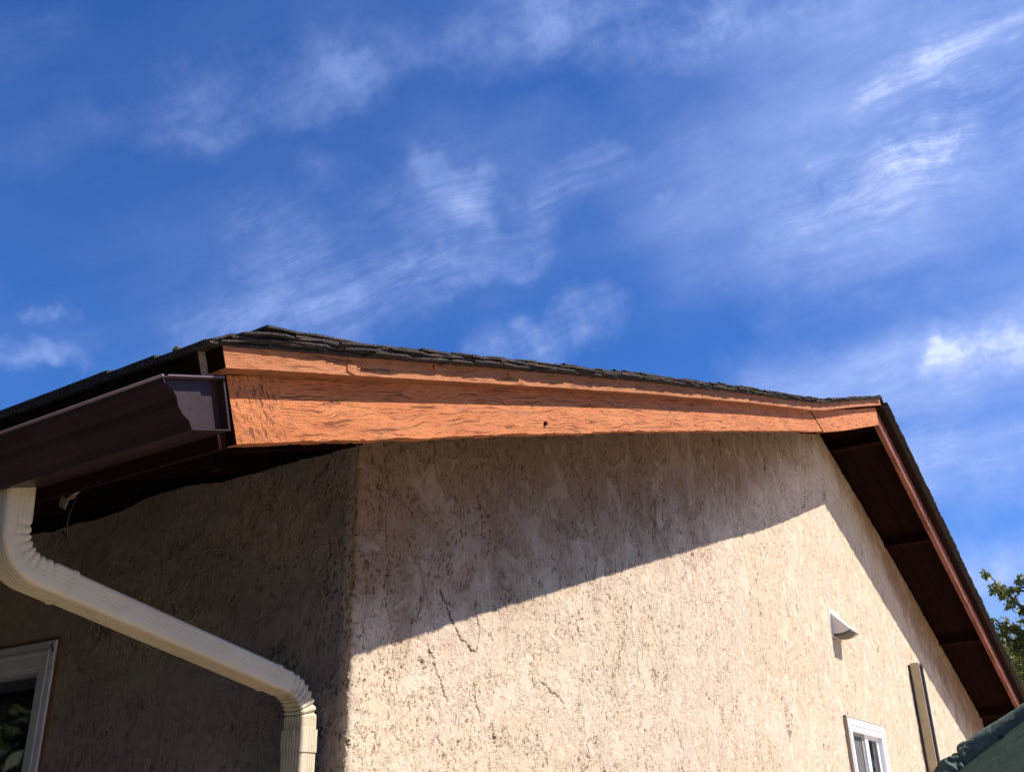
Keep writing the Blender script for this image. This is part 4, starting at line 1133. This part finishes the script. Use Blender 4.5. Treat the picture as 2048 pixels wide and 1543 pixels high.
# ------------------------------------------------------------------ trees
def leaves(name, pts, size, mat, parent, origin, seed, droop=0.5, aspect=0.42):
    r = np.random.RandomState(seed); n = len(pts)
    P = np.array(pts)
    d = r.normal(size=(n, 3)); d[:, 2] -= droop * 1.6; d /= np.linalg.norm(d, axis=1)[:, None]
    e = np.cross(d, r.normal(size=(n, 3))); e /= np.linalg.norm(e, axis=1)[:, None]
    nn = np.cross(d, e)
    s = size * r.uniform(0.6, 1.25, n)[:, None]
    v = np.stack([P, P + d * s * 0.45 + e * s * aspect / 2 + nn * s * 0.05, P + d * s + nn * s * -0.10, P + d * s * 0.45 - e * s * aspect / 2 + nn * s * 0.05], 1).reshape(-1, 3)
    v = (v - np.array(origin)) * K
    me = bpy.data.meshes.new(name)
    me.vertices.add(4 * n); me.vertices.foreach_set('co', v.astype(np.float32).reshape(-1))
    me.loops.add(4 * n); me.loops.foreach_set('vertex_index', np.arange(4 * n, dtype=np.int32))
    me.polygons.add(n); me.polygons.foreach_set('loop_start', np.arange(n, dtype=np.int32) * 4)
    me.update(calc_edges=True)
    return link(name, me, parent, mat)
def tree(name, base, limbs, label, leafmat, size, seed, per=40, trunk_top=None, spread=0.35, droop=0.5, extra=None, twigs=9):
    base = Vector(base); root = empty(name, base, label, 'tree')
    R = np.random.RandomState(seed); rr = random.Random(seed)
    tb = MB(base); top = Vector(trunk_top)
    tp = [base + (top - base) * (k / 6) + Vector((rr.uniform(-.06, .06), rr.uniform(-.06, .06), 0)) * (k % 6 > 0) for k in range(7)]
    tube(tb, tp, [0.20 - 0.02 * k for k in range(7)], 10); tb.build('trunk', M['bark'], root, smooth=True)
    bb = MB(base); LP = []
    for tip, start in limbs:
        tip = Vector(tip); st = base.lerp(top, start)
        mid = st.lerp(tip, 0.5) + Vector((rr.uniform(-.15, .15), rr.uniform(-.15, .15), rr.uniform(0.0, 0.35)))
        cp = [st.lerp(mid, t).lerp(mid.lerp(tip, t), t) for t in np.linspace(0, 1, 9)]
        tube(bb, cp, [0.07 * (1 - t) + 0.008 for t in np.linspace(0, 1, 9)], 6)
        for w in range(twigs):
            t = 0.30 + 0.70 * (w + 1) / twigs
            i = min(7, int(t * 8)); p = cp[i].lerp(cp[i + 1], t * 8 - i)
            dv = Vector((rr.gauss(0, 1), rr.gauss(0, 1), rr.gauss(0.1, 0.7))).normalized() * spread * rr.uniform(0.5, 1.2) * (1.25 - 0.85 * t)
            if w == twigs - 1: dv = dv * 0.3
            q2 = p + dv + Vector((0, 0, -0.06))
            tube(bb, [p, p.lerp(q2, 0.5) + Vector((0, 0, 0.03)), q2], [0.012, 0.008, 0.004], 4)
            for l in range(per):
                s = rr.random() ** 0.7
                c = p.lerp(q2, s); LP.append((c.x + rr.gauss(0, 0.035), c.y + rr.gauss(0, 0.035), c.z + rr.gauss(0, 0.035)))
    bb.build('branch', M['bark'], root, smooth=True)
    if extra is not None: LP += extra
    cr = leaves('crown', LP, size, leafmat, root, base, seed, droop); cr['kind'] = 'stuff'
    return root
TA = [
    ((21.435, 0.154, 3.800), 0.75),
    ((21.717, -0.039, 3.520), 0.75),
    ((21.525, -0.451, 3.650), 0.75),
    ((21.784, -0.746, 3.994), 0.75),
    ((21.610, 0.257, 2.806), 0.75),
    ((21.752, 0.270, 2.543), 0.75),
    ((22.040, 0.051, 2.802), 0.75),
    ((21.682, -0.142, 2.616), 0.75),
    ((21.839, -0.324, 3.001), 0.75),
    ((21.737, -0.067, 2.200), 0.75),
    ((21.992, -0.192, 1.898), 0.75),
    ((21.609, -0.668, 3.302), 0.75),
    ((21.831, -1.230, 4.381), 0.75),
    ((21.408, -1.798, 4.529), 0.75),
    ((20.925, -2.388, 4.860), 0.75),
    ((21.564, -2.587, 3.882), 0.75),
    ((21.083, -2.895, 3.211), 0.75),
    ((22.347, -1.157, 2.055), 0.75),
    ((21.951, -1.974, 1.410), 0.75),
    ((22.328, -0.818, 2.740), 0.75),
    ((21.479, -0.837, 1.568), 0.75),
    ((20.905, -1.777, 3.026), 0.75),
]
TAC =  (21.826, -1.740, 2.343)
TAB = (21.88, -1.64)
TB = [
    ((31.277, 1.295, 3.589), 0.70),
    ((31.268, 1.051, 3.741), 0.70),
    ((29.906, 0.666, 3.414), 0.70),
    ((29.993, 0.550, 3.199), 0.70),
    ((31.134, 1.369, 3.133), 0.70),
    ((30.999, 1.536, 2.767), 0.70),
    ((30.934, 1.134, 2.795), 0.70),
    ((30.392, 0.490, 2.957), 0.70),
    ((30.924, 0.431, 2.584), 0.70),
    ((30.903, 0.952, 2.343), 0.70),
    ((30.832, 1.389, 2.160), 0.70),
    ((30.252, 0.713, 1.842), 0.70),
    ((30.592, 0.056, 3.223), 0.70),
    ((30.596, -0.269, 2.905), 0.70),
    ((31.202, -0.489, 2.386), 0.70),
    ((31.649, 0.378, 1.651), 0.70),
    ((31.634, 0.077, 1.208), 0.70),
    ((30.855, 1.189, 1.510), 0.70),
    ((30.775, 0.651, 1.190), 0.70),
    ((30.465, 0.032, 2.081), 0.70),
]
TBB = (30.81, 0.32)
TBC =  (30.826, 0.442, 1.870)
_r = np.random.RandomState(77)
def blob(c, r, n, lumps, squash=1.0):
    q = _r.normal(size=(lumps, 3)); q /= np.linalg.norm(q, axis=1)[:, None]; q *= r * 0.85; q[:, 2] *= squash
    p = q[_r.randint(0, lumps, n)] + _r.normal(size=(n, 3)) * r * 0.16
    return [(c[0] + a, c[1] + b, c[2] + d) for a, b, d in p]
tree('broadleaf_tree', (TAB[0], TAB[1], ZG), TA, 'leafy tree with drooping leaves reaching in at the right edge beyond the roof', M['leafA'], 0.155, 5, per=34, trunk_top=TAC, spread=0.42, droop=0.9, extra=blob((22.2, -3.7, 0.1), 2.1, 26000, 40))
tree('bushy_tree', (TBB[0], TBB[1], ZG), TB, 'olive green bushy tree low behind the right end of the roof', M['leafB'], 0.10, 8, per=120, trunk_top=TBC, spread=0.6, droop=-0.2, twigs=10, extra=blob((30.8, -0.10, 1.75), 2.15, 60000, 56))
def round_tree(name, cx, cy, R_, zc, seed, label, n=9000):
    rr = np.random.RandomState(seed)
    limbs = []
    for k in range(16):
        d = rr.normal(size=3); d[2] = abs(d[2]) * 0.8 - 0.2; d /= np.linalg.norm(d)
        limbs.append(((cx + d[0] * R_ * 0.85, cy + d[1] * R_ * 0.85, zc + d[2] * R_ * 0.85), 0.8))
    c = rr.normal(size=(60, 3)); c /= np.linalg.norm(c, axis=1)[:, None]; c *= (rr.rand(60, 1) ** 0.4) * R_
    q = c[rr.randint(0, 60, n)] + rr.normal(size=(n, 3)) * R_ * 0.17
    ex = [(cx + a, cy + b, zc + cc) for a, b, cc in q]
    tree(name, (cx, cy, ZG), limbs, label, M['leafC'], 0.34, seed, per=10, trunk_top=(cx, cy, zc), spread=0.8, extra=ex, droop=0.2)
round_tree('garden_tree', -6.0, 10.0, 3.2, -0.4, 31, 'dark leafy garden tree mirrored in the shaded side window')
round_tree('garden_tree', -6.4, 4.4, 3.1, -0.3, 32, 'unseen middle garden tree added to keep sky light off the side wall')  # out of view, added to block sky light on wall and gutter
round_tree('garden_tree', -8.2, -1.2, 3.1, -0.4, 33, 'unseen garden tree added behind the viewer to keep sky light off the side wall')  # also out of view, extends the added screen against sky light
